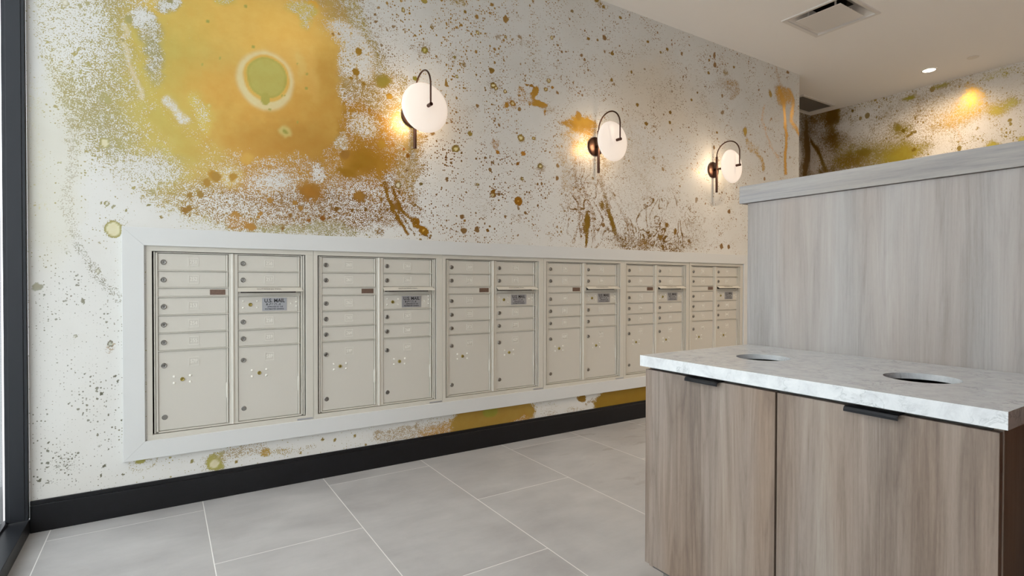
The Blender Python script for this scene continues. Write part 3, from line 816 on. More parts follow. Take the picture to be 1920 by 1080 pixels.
("e",-0.192,1.353,0.0247,0.0309,0,1,"d3d0b2",None,None,0.12),
("e",-0.167,1.384,0.052,0.045,0,0.25,"a09878",None,None,0.7),
("e",-0.192,1.353,0.0325,0.0406,0,1,"9b9560",None,None,0.12),
("e",-0.192,1.353,0.0247,0.0309,0,1,"d3d0b2",None,None,0.12),
("l",[(-0.271,1.796),(-0.245,1.793),(-0.216,1.76),(-0.186,1.71)],0.0176,0.52,"a39c78",None,None,0.4),
("e",-0.224,1.752,0.0188,0.0234,0,1,"a39c68",None,None,0.12),
("e",-0.224,1.752,0.0135,0.0169,0,1,"d3d0b2",None,None,0.12),
("e",-0.217,1.473,0.0095,0.0119,0,1,"8f8b66",None,None,0.12),
("e",-0.217,1.473,0.0046,0.0057,0,1,"d8d6cc",None,None,0.12),
("e",-0.235,1.474,0.0047,0.0062,0,1,"8f8b66",None,None,0.15),
("e",-0.193,1.46,0.006,0.0075,0,1,"9a9780",None,None,0.15),
("e",-0.142,1.444,0.006,0.0075,0,1,"8f8b66",None,None,0.15),
("e",-0.052,1.476,0.0057,0.0065,0,1,"7b7750",None,None,0.15),
("e",-0.386,1.641,0.0054,0.0072,0,1,"b5b59a",None,None,0.15),
("e",-0.365,2.358,0.0119,0.015,0,1,"b3ae96",None,None,0.12),
("e",-0.365,2.358,0.0085,0.0108,0,1,"cfccc0",None,None,0.12),
("e",-0.312,2.36,0.0076,0.0096,0,1,"a9a480",None,None,0.15),
("e",-0.285,2.375,0.0076,0.01,0,1,"a9a480",None,None,0.15),
("e",-0.374,2.331,0.0057,0.0072,0,1,"a9a480",None,None,0.15),
("e",-0.348,2.346,0.0049,0.0062,0,1,"a9a480",None,None,0.15),
("e",-0.211,1.954,0.012,0.015,0,1,"a8a06c",None,None,0.15),
("e",-0.33,2.137,0.0076,0.0096,0,1,"a8a06c",None,None,0.15),
("e",-0.317,2.157,0.0057,0.0072,0,1,"a8a06c",None,None,0.15),
("e",-0.279,2.097,0.008,0.0096,0,1,"a8a06c",None,None,0.15),
("e",-0.338,2.101,0.0057,0.0072,0,1,"a8a06c",None,None,0.15),
("e",-0.308,2.062,0.0057,0.0072,0,1,"a8a06c",None,None,0.15),
("e",-0.372,2.094,0.0038,0.0048,0,1,"a8a06c",None,None,0.15),
("e",-0.426,2.167,0.0036,0.0048,0,1,"a8a06c",None,None,0.15),
("e",-0.128,2.348,0.0147,0.0175,0,1,"a8a06c",None,None,0.15),
("e",-0.195,2.328,0.006,0.0072,0,1,"a8a06c",None,None,0.15),
("e",-0.207,0.821,0.0252,0.03,0,0.36,"a38f74",None,None,0.25),
("e",-0.207,0.821,0.011,0.0131,0,1,"77766a",None,None,0.12),
("e",-0.207,0.821,0.0053,0.0063,0,1,"c8c8b8",None,None,0.12),
("e",-0.308,1.017,0.0095,0.012,0,1,"8a897a",None,None,0.12),
("e",-0.249,1.155,0.0095,0.0125,0,1,"a09f90",None,None,0.12),
("e",-0.249,1.155,0.0046,0.006,0,1,"d4d4cc",None,None,0.12),
("e",-0.338,0.858,0.0071,0.009,0,1,"a09f90",None,None,0.12),
("e",-0.338,0.858,0.0034,0.0043,0,1,"d4d4cc",None,None,0.12),
("e",-0.24,0.589,0.0072,0.009,0,1,"6d6c5e",None,None,0.15),
("e",-0.43,0.388,0.0036,0.0048,0,1,"6d6c5e",None,None,0.15),
("e",-0.166,0.452,0.0052,0.0063,0,1,"6d6c5e",None,None,0.15),
("e",-0.218,0.322,0.005,0.0062,0,1,"6d6c5e",None,None,0.15),
("e",-0.236,0.245,0.0052,0.0065,0,1,"6d6c5e",None,None,0.15),
("e",-0.166,0.194,0.0063,0.0075,0,1,"6d6c5e",None,None,0.15),
("e",-0.277,0.675,0.0036,0.0043,0,1,"6d6c5e",None,None,0.15),
("e",-0.311,0.504,0.0049,0.0065,0,1,"6d6c5e",None,None,0.15),
("e",-0.304,0.687,0.0049,0.0062,0,1,"6d6c5e",None,None,0.15),
("e",-0.19,0.667,0.006,0.0075,0,1,"6d6c5e",None,None,0.15),
("e",-0.178,0.638,0.0063,0.0078,0,1,"6d6c5e",None,None,0.15),
("e",-0.216,0.956,0.0048,0.006,0,1,"6d6c5e",None,None,0.15),
("e",-0.462,0.227,0.0054,0.0072,0,1,"6d6c5e",None,None,0.15),
("e",-0.244,0.209,0.006,0.0075,0,1,"6d6c5e",None,None,0.15),
("e",-0.362,0.554,0.0038,0.0048,0,1,"6d6c5e",None,None,0.15),
("e",-0.096,0.237,0.063,0.0624,0,0.36,"a8a080",None,None,0.2),
("e",-0.096,0.237,0.042,0.0416,0,0.08,"a8a080",None,None,0.2),
("e",-0.096,0.242,0.0315,0.0312,0,0.35,"a8a080",None,None,0.2),
("e",-0.096,0.248,0.0189,0.02,0,1,"a5a05a",None,None,0.15),
("e",0.223,0.18,0.0816,0.0784,0,0.34,"a39c80",None,None,0.35),
("e",0.223,0.18,0.0384,0.056,0,1,"a8a258",None,None,0.3),
("e",0.218,0.175,0.024,0.027,0,1,"a8a258",None,None,0.12),
("e",0.218,0.175,0.0192,0.0216,0,1,"d8d2b0",None,None,0.12),
("e",0.237,0.21,0.0094,0.0105,0,1,"a8a258",None,None,0.12),
("e",0.237,0.21,0.0045,0.005,0,1,"d8d2b0",None,None,0.12),
("e",0.12,0.215,0.0092,0.0108,0,0.9,"8d8450",None,None,0.25),
("e",0.349,0.208,0.117,0.0504,0,0.44,"a8987a",None,None,0.5),
("e",0.452,0.176,0.0312,0.0252,0,0.75,"ab8c46",None,None,0.5),
("e",0.545,0.174,0.054,0.03,0,0.45,"a38f58",None,None,0.6),
("e",0.639,0.158,0.0084,0.009,0,1,"93804a",None,None,0.15),
("e",0.319,0.163,0.0075,0.0084,0,1,"93804a",None,None,0.15),
("l",[(0.614,0.177),(0.713,0.191)],0.0177,0.3,"93804a",None,None,0.6),
("e",0.757,0.22,0.0087,0.0093,0,1,"93804a",None,None,0.15),
("e",0.822,0.207,0.009,0.009,0,1,"93804a",None,None,0.15),
("e",0.938,0.211,0.0093,0.0096,0,1,"93804a",None,None,0.15),
("e",1.085,0.185,0.0264,0.0288,0,0.95,"9a8a50",None,None,0.3),
("e",1.004,0.147,0.0096,0.0096,0,1,"93804a",None,None,0.15),
("e",1.302,0.162,0.2625,0.0792,0,0.48,"ab9a7c",None,None,0.3),
("e",1.502,0.149,0.171,0.077,0,0.62,"b8914a",None,None,0.4),
("e",1.9,0.191,0.3276,0.1296,0,1,"a88a40",None,None,0.12),
("e",1.854,0.233,0.0546,0.036,0,1,"97943c",None,None,0.12),
("e",2.096,0.098,0.1125,0.0532,0,0.5,"b58530",None,None,0.6),
("e",2.4,0.113,0.147,0.039,0,0.3,"9a7c50",None,None,0.6),
("e",2.59,0.139,0.1122,0.04,0,0.4,"a58a64",None,None,0.6),
("e",2.662,0.235,0.052,0.0205,0,0.95,"8f7028",None,None,0.3),
("l",[(2.704,0.185),(2.768,0.214),(2.801,0.153)],0.0119,0.5,"8f7448",None,None,0.3),
("e",3.212,0.167,0.432,0.1496,0,1,"967826",None,None,0.12),
]
FAR_STROKES = [
("e",-0.39,3.095,4.77,3.0,0,0.1,"a08a48","d9d2c8",0.9,0.1),
("e",-0.064,2.932,0.627,0.378,0,0.34,"9c8550",None,None,0.7),
("e",-0.691,3.014,0.432,0.29,0,0.3,"a38a58",None,None,0.8),
("e",0.585,2.882,0.3082,0.646,0,0.8,"7d5f1c",None,None,0.5),
("e",0.391,3.139,0.0768,0.2244,0,1,"755818",None,None,0.5),
("e",0.592,2.938,0.1088,0.2312,0,0.42,"8a6f48",None,None,0.8),
("e",0.471,2.656,0.091,0.1474,0,0.36,"8a6f48",None,None,0.7),
("e",0.638,2.687,0.0816,0.204,0,0.15,"b59a70",None,None,0.5),
("l",[(0.688,2.958),(0.585,2.813),(0.496,2.526)],0.0204,0.9,"755818",None,None,0.8),
("e",0.172,3.02,0.204,0.091,0,0.12,"a08a5c",None,None,0.8),
("e",0.053,3.138,0.1534,0.0512,0,0.1,"a08a5c",None,None,0.8),
("e",-0.067,2.618,0.4845,0.189,0,0.66,"a3924a",None,None,0.6),
("e",-0.369,2.559,0.1872,0.122,0,0.9,"b5a33c",None,None,0.8),
("e",0.049,2.672,0.059,0.0448,0,1,"96802c",None,None,0.6),
("e",0.198,2.572,0.183,0.104,0,0.8,"937725",None,None,0.8),
("e",-0.415,3.19,0.0468,0.03,0,0.9,"a39a3a",None,None,0.8),
("e",0.204,3.19,0.0161,0.0208,0,1,"755818",None,None,0.25),
("e",-0.34,2.849,0.0954,0.054,0,0.75,"9b8a34",None,None,0.9),
("e",-0.361,2.832,0.0159,0.0216,0,1,"86701c",None,None,0.25),
("e",-0.549,3.005,0.025,0.0354,0,0.8,"9b8a44",None,None,0.8),
("e",-0.689,3.215,0.0528,0.029,0,0.85,"a39a4a",None,None,0.9),
("e",-0.619,3.004,0.196,0.1276,0,0.4,"a38a58",None,None,0.9),
("e",-0.879,2.879,0.207,0.112,0,0.62,"cda650",None,None,0.9),
("e",-0.959,3.052,0.072,0.11,0,0.66,"e6b444",None,None,0.9),  # yellow glint of a downlight painted into the ink
("e",-1.175,2.856,0.0902,0.054,0,0.8,"c3b050",None,None,0.9),
("e",-1.285,2.896,0.0574,0.0424,0,0.75,"bcb058",None,None,0.9),
("e",-1.147,3.197,0.0378,0.0243,0,0.95,"c0b63c",None,None,0.8),
("e",-1.254,3.179,0.0205,0.018,0,0.95,"c0b63c",None,None,0.7),
("e",-1.201,3.223,0.164,0.0486,0,0.36,"b5a860",None,None,0.8),
("e",-1.185,2.667,0.189,0.1188,0,0.1,None,None,None,0.8),
("e",-1.154,2.502,0.0588,0.0432,0,0.85,"c9b84a",None,None,0.8),
("e",-1.368,2.509,0.04,0.0318,0,0.85,"d0c05a",None,None,0.7),
("l",[(-0.811,2.784),(-0.858,2.688),(-0.882,2.598)],0.0102,0.4,"c9a060",None,None,0.9),
("e",-1.015,2.691,0.0129,0.0187,0,0.9,"a58a4a",None,None,0.25),
("e",-1.21,2.661,0.0123,0.0162,0,0.8,"b59a5a",None,None,0.25),
("l",[(-0.393,2.764),(-0.455,2.798)],0.0134,0.85,"937a28",None,None,0.7),
("e",-0.472,2.598,0.0204,0.024,0,1,"937a28",None,None,0.25),
]
# ------------------------------------------------------------------ mural sheets
def smooth(a, b, x):
    t = np.clip((x - a) / (b - a), 0, 1)
    return t * t * (3 - 2 * t)

def vnoise(X, Z, f, seed):
    rs = np.random.RandomState(seed)
    g = rs.rand(256, 256)
    x, z = X * f + 37.3, Z * f + 11.7
    xi, zi = np.floor(x).astype(int), np.floor(z).astype(int)
    fx, fz = x - xi, z - zi
    fx, fz = fx * fx * (3 - 2 * fx), fz * fz * (3 - 2 * fz)
    G = lambda i, j: g[i % 256, j % 256]
    return (G(xi, zi) * (1 - fx) * (1 - fz) + G(xi + 1, zi) * fx * (1 - fz) + G(xi, zi + 1) * (1 - fx) * fz + G(xi + 1, zi + 1) * fx * fz) - 0.5

def paint(X, Z, strokes, base_ink='a9a174', base_paper='d0cec9', dots0=0.3):
    n = X.shape
    ink = np.zeros(n + (4,)); ink[..., :3] = srgb(base_ink)[:3]
    pap = np.zeros(n + (4,)); pap[..., :3] = srgb(base_paper)[:3]; pap[..., 3] = dots0
    wx = 0.09 * vnoise(X, Z, 4.5, 1) + 0.05 * vnoise(X, Z, 12.0, 2) + 0.030 * vnoise(X, Z, 30.0, 3) + 0.018 * vnoise(X, Z, 65.0, 7)
    wz = 0.09 * vnoise(X, Z, 4.5, 4) + 0.05 * vnoise(X, Z, 12.0, 5) + 0.030 * vnoise(X, Z, 30.0, 6) + 0.018 * vnoise(X, Z, 65.0, 8)
    xs, zs = X[0], Z[:, 0]
    def win(x0, x1, z0, z1):
        i0, i1 = np.searchsorted(xs, [x0, x1]); j0, j1 = np.searchsorted(zs, [z0, z1])
        return slice(j0, j1), slice(i0, i1)
    for s in strokes:
        if s[0] == 's':                                            # marbled contour lines inside an oval
            _, cx, cz, rx, rz, fx, fz, kk, D, g, soft = s
            w_ = win(cx - rx * 1.5, cx + rx * 1.5, cz - rz * 1.5, cz + rz * 1.5)
            x, z = X[w_], Z[w_]
            q = np.hypot((x + 1.5 * wx[w_] - cx) / rx, (z + 1.5 * wz[w_] - cz) / rz)
            x2 = x + 0.25 * vnoise(x, z, 3.5, 21) + 0.06 * vnoise(x, z, 12, 22); z2 = z + 0.25 * vnoise(x, z, 3.5, 23) + 0.06 * vnoise(x, z, 12, 24)
            f = vnoise(x2 * fx, z2 * fz, 1.0, 25) + 0.4 * vnoise(x2 * fx, z2 * fz, 2.7, 26)
            ln = np.exp(-(np.sin(f * kk) / 0.30) ** 2) * (0.55 + 0.9 * np.clip(vnoise(x, z, 9, 27) + 0.5, 0, 1))
            v = np.clip(ln, 0, 1) * D * (1 - smooth(1 - soft, 1 + soft, q))
            ink[w_ + (3,)] = np.maximum(ink[w_ + (3,)], v)
            wg = np.clip(v * 3, 0, 1)[..., None] * (1 - smooth(0.9, 1.2, q))[..., None]
            ink[w_ + (slice(0, 3),)] += (np.array(srgb(g)[:3]) - ink[w_ + (slice(0, 3),)]) * wg
            continue
        if s[0] == 'e':
            _, cx, cz, rx, rz, ang, D, g, p, dots, soft = s
            R = max(rx, rz)
            amp = 0.10 if soft <= 0.15 else 0.35 + 0.65 * min(1.0, R / 0.2)
            e = R * (1 + soft) + 0.07
            w_ = win(cx - e, cx + e, cz - e, cz + e)
            dx = X[w_] + wx[w_] * amp - cx; dz = Z[w_] + wz[w_] * amp - cz
            q = np.hypot(dx / max(rx, 0.004), dz / max(rz, 0.004))
        else:
            _, pts, r, D, g, p, dots, soft = s
            px = [a for a, b in pts]; pz = [b for a, b in pts]
            e = r * (1 + soft) + 0.07
            w_ = win(min(px) - e, max(px) + e, min(pz) - e, max(pz) + e)
            amp = min(1.0, r / 0.12) * 0.6 + 0.25
            x = X[w_] + wx[w_] * amp; z = Z[w_] + wz[w_] * amp
            q = np.full(x.shape, 1e9)
            for (ax, az), (bx, bz) in zip(pts, pts[1:]):
                L2 = (bx - ax) ** 2 + (bz - az) ** 2 + 1e-12
                t = np.clip(((x - ax) * (bx - ax) + (z - az) * (bz - az)) / L2, 0, 1)
                q = np.minimum(q, np.hypot(x - ax - t * (bx - ax), z - az - t * (bz - az)))
            q = q / max(r, 0.003)
        if q.size == 0:
            continue
        wgt = 1 - smooth(1 - soft, 1 + soft, q)
        if D is not None:
            ink[w_ + (3,)] += (D - ink[w_ + (3,)]) * wgt
        if g is not None:
            wg = np.clip(wgt * (1.6 if (D is not None and soft <= 0.3) else 1.0), 0, 1)[..., None]
            ink[w_ + (slice(0, 3),)] += (np.array(srgb(g)[:3]) - ink[w_ + (slice(0, 3),)]) * wg
        if p is not None:
            pap[w_ + (slice(0, 3),)] += (np.array(srgb(p)[:3]) - pap[w_ + (slice(0, 3),)]) * wgt[..., None]
        if dots is not None:
            pap[w_ + (3,)] += (dots - pap[w_ + (3,)]) * wgt
    return ink, pap

def sheet(name, u0, u1, v0, v1, step, place, strokes, hole=None, flip=False, **pk):
    """a gridded wall sheet with its printed design stored per vertex"""
    nu, nv = int(round((u1 - u0) / step)) + 1, int(round((v1 - v0) / step)) + 1
    us, vs = np.linspace(u0, u1, nu), np.linspace(v0, v1, nv)
    if hole:                                                     # snap grid lines onto the opening
        for k, v in ((0, hole[0]), (0, hole[1])):
            us[np.argmin(abs(us - v))] = v
        for v in hole[2:]:
            vs[np.argmin(abs(vs - v))] = v
    U, V = np.meshgrid(us, vs)
    ink, pap = paint(U, V, strokes, **pk)
    P = place(U.ravel(), V.ravel())
    idx = np.arange(nu * nv).reshape(nv, nu)
    a, b, c, d = idx[:-1, :-1], idx[:-1, 1:], idx[1:, 1:], idx[1:, :-1]
    q = np.stack([a, b, c, d] if not flip else [a, d, c, b], -1)
    if hole:
        cu, cv = (us[:-1] + us[1:]) / 2, (vs[:-1] + vs[1:]) / 2
        keep = ~((cu[None, :] > hole[0]) & (cu[None, :] < hole[1]) & (cv[:, None] > hole[2]) & (cv[:, None] < hole[3]))
        q = q[keep]
    q = q.reshape(-1, 4)
    me = bpy.data.meshes.new(name)
    me.vertices.add(nu * nv)
    me.vertices.foreach_set('co', P.astype(np.float32).ravel())
    me.loops.add(q.size)
    me.loops.foreach_set('vertex_index', q.astype(np.int32).ravel())
    me.polygons.add(len(q))
    me.polygons.foreach_set('loop_start', np.arange(0, q.size, 4, dtype=np.int32))
    me.polygons.foreach_set('loop_total', np.full(len(q), 4, dtype=np.int32))
    for nm, arr in (('ink', ink), ('paper', pap)):
        at = me.attributes.new(nm, 'FLOAT_COLOR', 'POINT')
        at.data.foreach_set('color', arr.reshape(-1, 4).astype(np.float32).ravel())
    me.update()
    me.materials.append(M_MURAL)
    o = bpy.data.objects.new(name, me)
    COL.objects.link(o)
    o['kind'] = 'structure'
    return o

# opening for the mailboxes
HX0, HX1, HZ0, HZ1 = -0.066, 4.62, 0.346, 1.278
sheet('wall_back', XL, XR, 0.0, ZC, 0.0072, lambda u, v: np.stack([u, np.zeros_like(u), v], -1), WALL_STROKES, hole=(HX0, HX1, HZ0, HZ1))
sheet('wall_far', -2.9, YR, 0.9, ZC, 0.012, lambda u, v: np.stack([np.full_like(u, XF), u, v], -1), FAR_STROKES, flip=True, base_ink='9b8a44', base_paper='dcd6cc')
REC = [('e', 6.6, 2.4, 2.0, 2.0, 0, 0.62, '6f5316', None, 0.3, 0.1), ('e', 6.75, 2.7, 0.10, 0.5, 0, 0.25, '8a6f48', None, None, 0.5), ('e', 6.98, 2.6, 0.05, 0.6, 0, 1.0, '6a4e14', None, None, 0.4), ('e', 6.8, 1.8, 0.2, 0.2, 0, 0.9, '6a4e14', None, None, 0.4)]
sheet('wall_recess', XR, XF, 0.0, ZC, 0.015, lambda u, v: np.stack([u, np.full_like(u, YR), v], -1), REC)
bm = bmesh.new()
box(bm, XR - 0.10, XR, 0.001, YR, 0, ZC)
struct('wall_corner', bm, M_PLAINW)
# lower and farther stretches of the far wall, the wall behind the camera
bm = bmesh.new()
box(bm, XF, XF + 0.1, YB, -2.9, 0, ZC)
box(bm, XF, XF + 0.1, -2.9, YR, 0, 0.9)
struct('wall_right', bm, M_PLAINW)
bm = bmesh.new()
box(bm, WX1, XF + 0.1, YB - 0.1, YB, 0, ZC)
box(bm, XL - 0.16, WX0, YB - 0.1, YB, 0, ZC)
struct('wall_front', bm, M_PLAINW)
bm = bmesh.new()
box(bm, 1.02, 2.30, -4.2, -2.95, 0, ZC)
struct('wall_side', bm, M_BROWNW)
bm = bmesh.new()
box(bm, XL - 0.16, XF + 0.1, YB - 0.1, YR + 0.1, -0.12, 0.0)
struct('floor', bm, M_FLOOR)
# ceiling with the opening of the supply vent
VX0, VX1, VY0, VY1 = 4.303, 4.842, -1.078, -0.562
bm = bmesh.new()
g = 0.03
box(bm, XL - 0.2, VX0 + g, YB - 0.1, YR + 0.1, ZC, ZC + 0.15)
box(bm, VX1 - g, XF + 0.1, YB - 0.1, YR + 0.1, ZC, ZC + 0.15)
box(bm, VX0 + g, VX1 - g, YB - 0.1, VY0 + g, ZC, ZC + 0.15)
box(bm, VX0 + g, VX1 - g, VY1 - g, YR + 0.1, ZC, ZC + 0.15)
ceil = struct('ceiling', bm, M_CEIL)
# ground outside the window
bm = bmesh.new()
box(bm, -14, XL - 0.161, -16, 8, -0.14, -0.04)
struct('floor_outside', bm, M_GROUND)

# baseboards
def baseboard(name, pts):
    bm = bmesh.new()
    for (x0, x1, y0, y1) in pts:
        box(bm, x0, x1, y0, y1, 0.0, 0.118, 0.0012, 1)
    return bm
bm = bmesh.new()
box(bm, XL + 0.002, XR, -0.0135, -0.0005, 0.0, 0.121, 0.0015, 1)
box(bm, XL + 0.002, XR, -0.0105, -0.0005, 0.121, 0.1405, 0.002, 2)
struct('baseboard_back', bm, M_BLACKBASE)

bm = bmesh.new()
box(bm, XL - 0.16, XL, YB, YW - 0.001, 0, ZC)
struct('wall_left', bm, M_PLAINW)

# storefront window wall
win = tag(thing('window_1', None, None), kind='structure')
YJ = -0.030                                                       # face of the jamb beside the mural wall
bm = bmesh.new()
box(bm, XL - 0.076, XL + 0.000, YJ, -0.0005, 0.065, ZC, 0.0015, 1)
box(bm, XL - 0.062, XL - 0.012, YJ - 0.004, YJ, 0.07, ZC, 0.001, 1)
for y in (-1.85, YW + 0.03):
    box(bm, XL - 0.16, XL - 0.004, y - 0.03, y + 0.03, 0.065, ZC, 0.0015, 1)
box(bm, XL - 0.16, XL - 0.004, YW, YJ, ZC - 0.09, ZC - 0.001)
mesh_obj('window_frame', bm, M_BLACKMET, win)
bm = bmesh.new()
box(bm, XL - 0.16, XL + 0.001, YW, -0.0005, 0.0, 0.062, 0.002, 1)
box(bm, XL - 0.085, XL - 0.070, YW + 0.002, -0.0005, 0.062, 0.074, 0.001, 1)
mesh_obj('sill_rail', bm, M_BLACKMET, win)
bm = bmesh.new()
box(bm, XL - 0.098, XL - 0.090, YW + 0.002, -0.001, 0.05, ZC)
mesh_obj('glass_pane', bm, M_GLASS, win)
bm = bmesh.new()
box(bm, XL - 0.16, XL - 0.105, -0.012, 0.10, 0.0, ZC)
mesh_obj('outer_jamb', bm, M_BLACKMET, win)

win2 = tag(thing('window_2', None, None), kind='structure')
bm = bmesh.new()
for x in (WX0 + 0.03, (WX0 + WX1) / 2, WX1 - 0.03):
    box(bm, x - 0.03, x + 0.03, YB - 0.09, YB - 0.001, 0.09, ZC - 0.09, 0.0015, 1)
box(bm, WX0, WX1, YB - 0.09, YB - 0.001, 0.0, 0.09)
box(bm, WX0, WX1, YB - 0.09, YB - 0.001, ZC - 0.09, ZC - 0.001)
mesh_obj('window_frame', bm, M_BLACKMET, win2)
bm = bmesh.new()
box(bm, WX0, WX1, YB - 0.05, YB - 0.044, 0.08, ZC - 0.08)
mesh_obj('glass_pane', bm, M_GLASS, win2)
bm = bmesh.new()
box(bm, XL - 0.16, 14, -16, YB - 0.101, -0.14, -0.04)
struct('floor_outside', bm, M_GROUND)

# ------------------------------------------------------------------ white surround of the mailboxes: four mitred boards
TX0, TX1, TZ0, TZ1 = -0.160, 4.712, 0.257, 1.367
IX0, IX1, IZ0, IZ1 = -0.0735, 4.622, 0.3426, 1.281
def board(name, quad):
    """quad in the wall plane (x,z) outer-to-inner, extruded forward"""
    bm = bmesh.new()
    f = [bm.verts.new((x, -0.024, z)) for x, z in quad]
    b = [bm.verts.new((x, -0.0006, z)) for x, z in quad]
    bm.faces.new(f)
    bm.faces.new(b[::-1])
    for i in range(4):
        j = (i + 1) % 4
        bm.faces.new((f[j], f[i], b[i], b[j]))
    bmesh.ops.recalc_face_normals(bm, faces=bm.faces)
    bmesh.ops.bevel(bm, geom=[e for e in bm.edges if all(v.co.y < -0.02 for v in e.verts)], offset=0.0011, segments=1, affect='EDGES')
    return struct(name, bm, M_TRIMW)
board('trim_1', [(TX0, TZ1), (TX1, TZ1), (IX1, IZ1), (IX0, IZ1)])
board('trim_2', [(TX1, TZ1), (TX1, TZ0), (IX1, IZ0), (IX1, IZ1)])
board('trim_3', [(TX1, TZ0), (TX0, TZ0), (IX0, IZ0), (IX1, IZ0)])
board('trim_4', [(TX0, TZ0), (TX0, TZ1), (IX0, IZ1), (IX0, IZ0)])

# ------------------------------------------------------------------ mailbox units
DW, C2, TOT = 0.316, 0.3546, 0.671
ROWS = [1.2477, 1.1595, 1.0757, 1.0306, 0.9412, 0.8542, 0.7667, 0.3754]
GAP = 0.0050
PL, PR = -0.0449, 0.7362                                  # a unit's outer flange in local x

def lock(parent, x, z, r, mat, name='lock', slot=True):
    bm = bmesh.new()
    lathe(bm, [(0, -0.0062), (r * 0.40, -0.0062), (r * 0.46, -0.0050), (r * 0.78, -0.0058), (r * 0.95, -0.0040), (r, -0.0018), (r, 0.0004)], (x, 0, z), 'y', 20)
    if slot:
        nf = len(bm.faces)
        box(bm, x - r * 0.10, x + r * 0.10, -0.0068, -0.0060, z - r * 0.34, z + r * 0.34, mi=1)
    return mesh_obj(name, bm, [mat, M_CHROMED], parent, smooth=True)

def plate(parent, x, z, s, w=0.045, h=0.040):
    """embossed square with the box number in it"""
    bm = bmesh.new()
    t = 0.0014
    y0, y1 = -0.0018, 0.0002
    box(bm, x - w / 2, x + w / 2, y0, y1, z + h / 2 - t, z + h / 2)
    box(bm, x - w / 2, x + w / 2, y0, y1, z - h / 2, z - h / 2 + t)
    box(bm, x - w / 2, x - w / 2 + t, y0, y1, z - h / 2, z + h / 2)
    box(bm, x + w / 2 - t, x + w / 2, y0, y1, z - h / 2, z + h / 2)
    text_into(bm, s, 0.027, 0.0024, x, -0.0004, z, 0.80)
    return mesh_obj('number_plate', bm, M_EMBOSS_LIT, parent)

def rivets(parent, pts, r=0.0064):
    for x, z in pts:
        bm = bmesh.new()
        lathe(bm, [(0, -0.0042), (r * 0.6, -0.0036), (r, -0.0006), (r, 0.0003)], (x, 0, z), 'y', 12)
        mesh_obj('rivet', bm, M_EMBOSS_LIT, parent, smooth=True)

def hinge_strip(parent, x, z0, z1, knuckle=False):
    bm = bmesh.new()
    cyl(bm, (x, -0.0010, (z0 + z1) / 2), 'z', 0.0042, z1 - z0, 10)
    if knuckle:
        zm = z0 + (z1 - z0) * 0.44
        cyl(bm, (x - 0.001, -0.0018, zm), 'z', 0.0062, (z1 - z0) * 0.2, 10)
    mesh_obj('hinge', bm, M_BEIGE_EDGE, parent, smooth=True)

def door(unit, name, x0, z1, z0):
    bm = bmesh.new()
    box(bm, x0 + 0.002, x0 + DW - 0.016, 0.0, 0.0030, z0 + GAP, z1 - 0.0015, 0.0009, 1)
    d = mesh_obj(name, bm, M_BEIGE, unit)
    return d

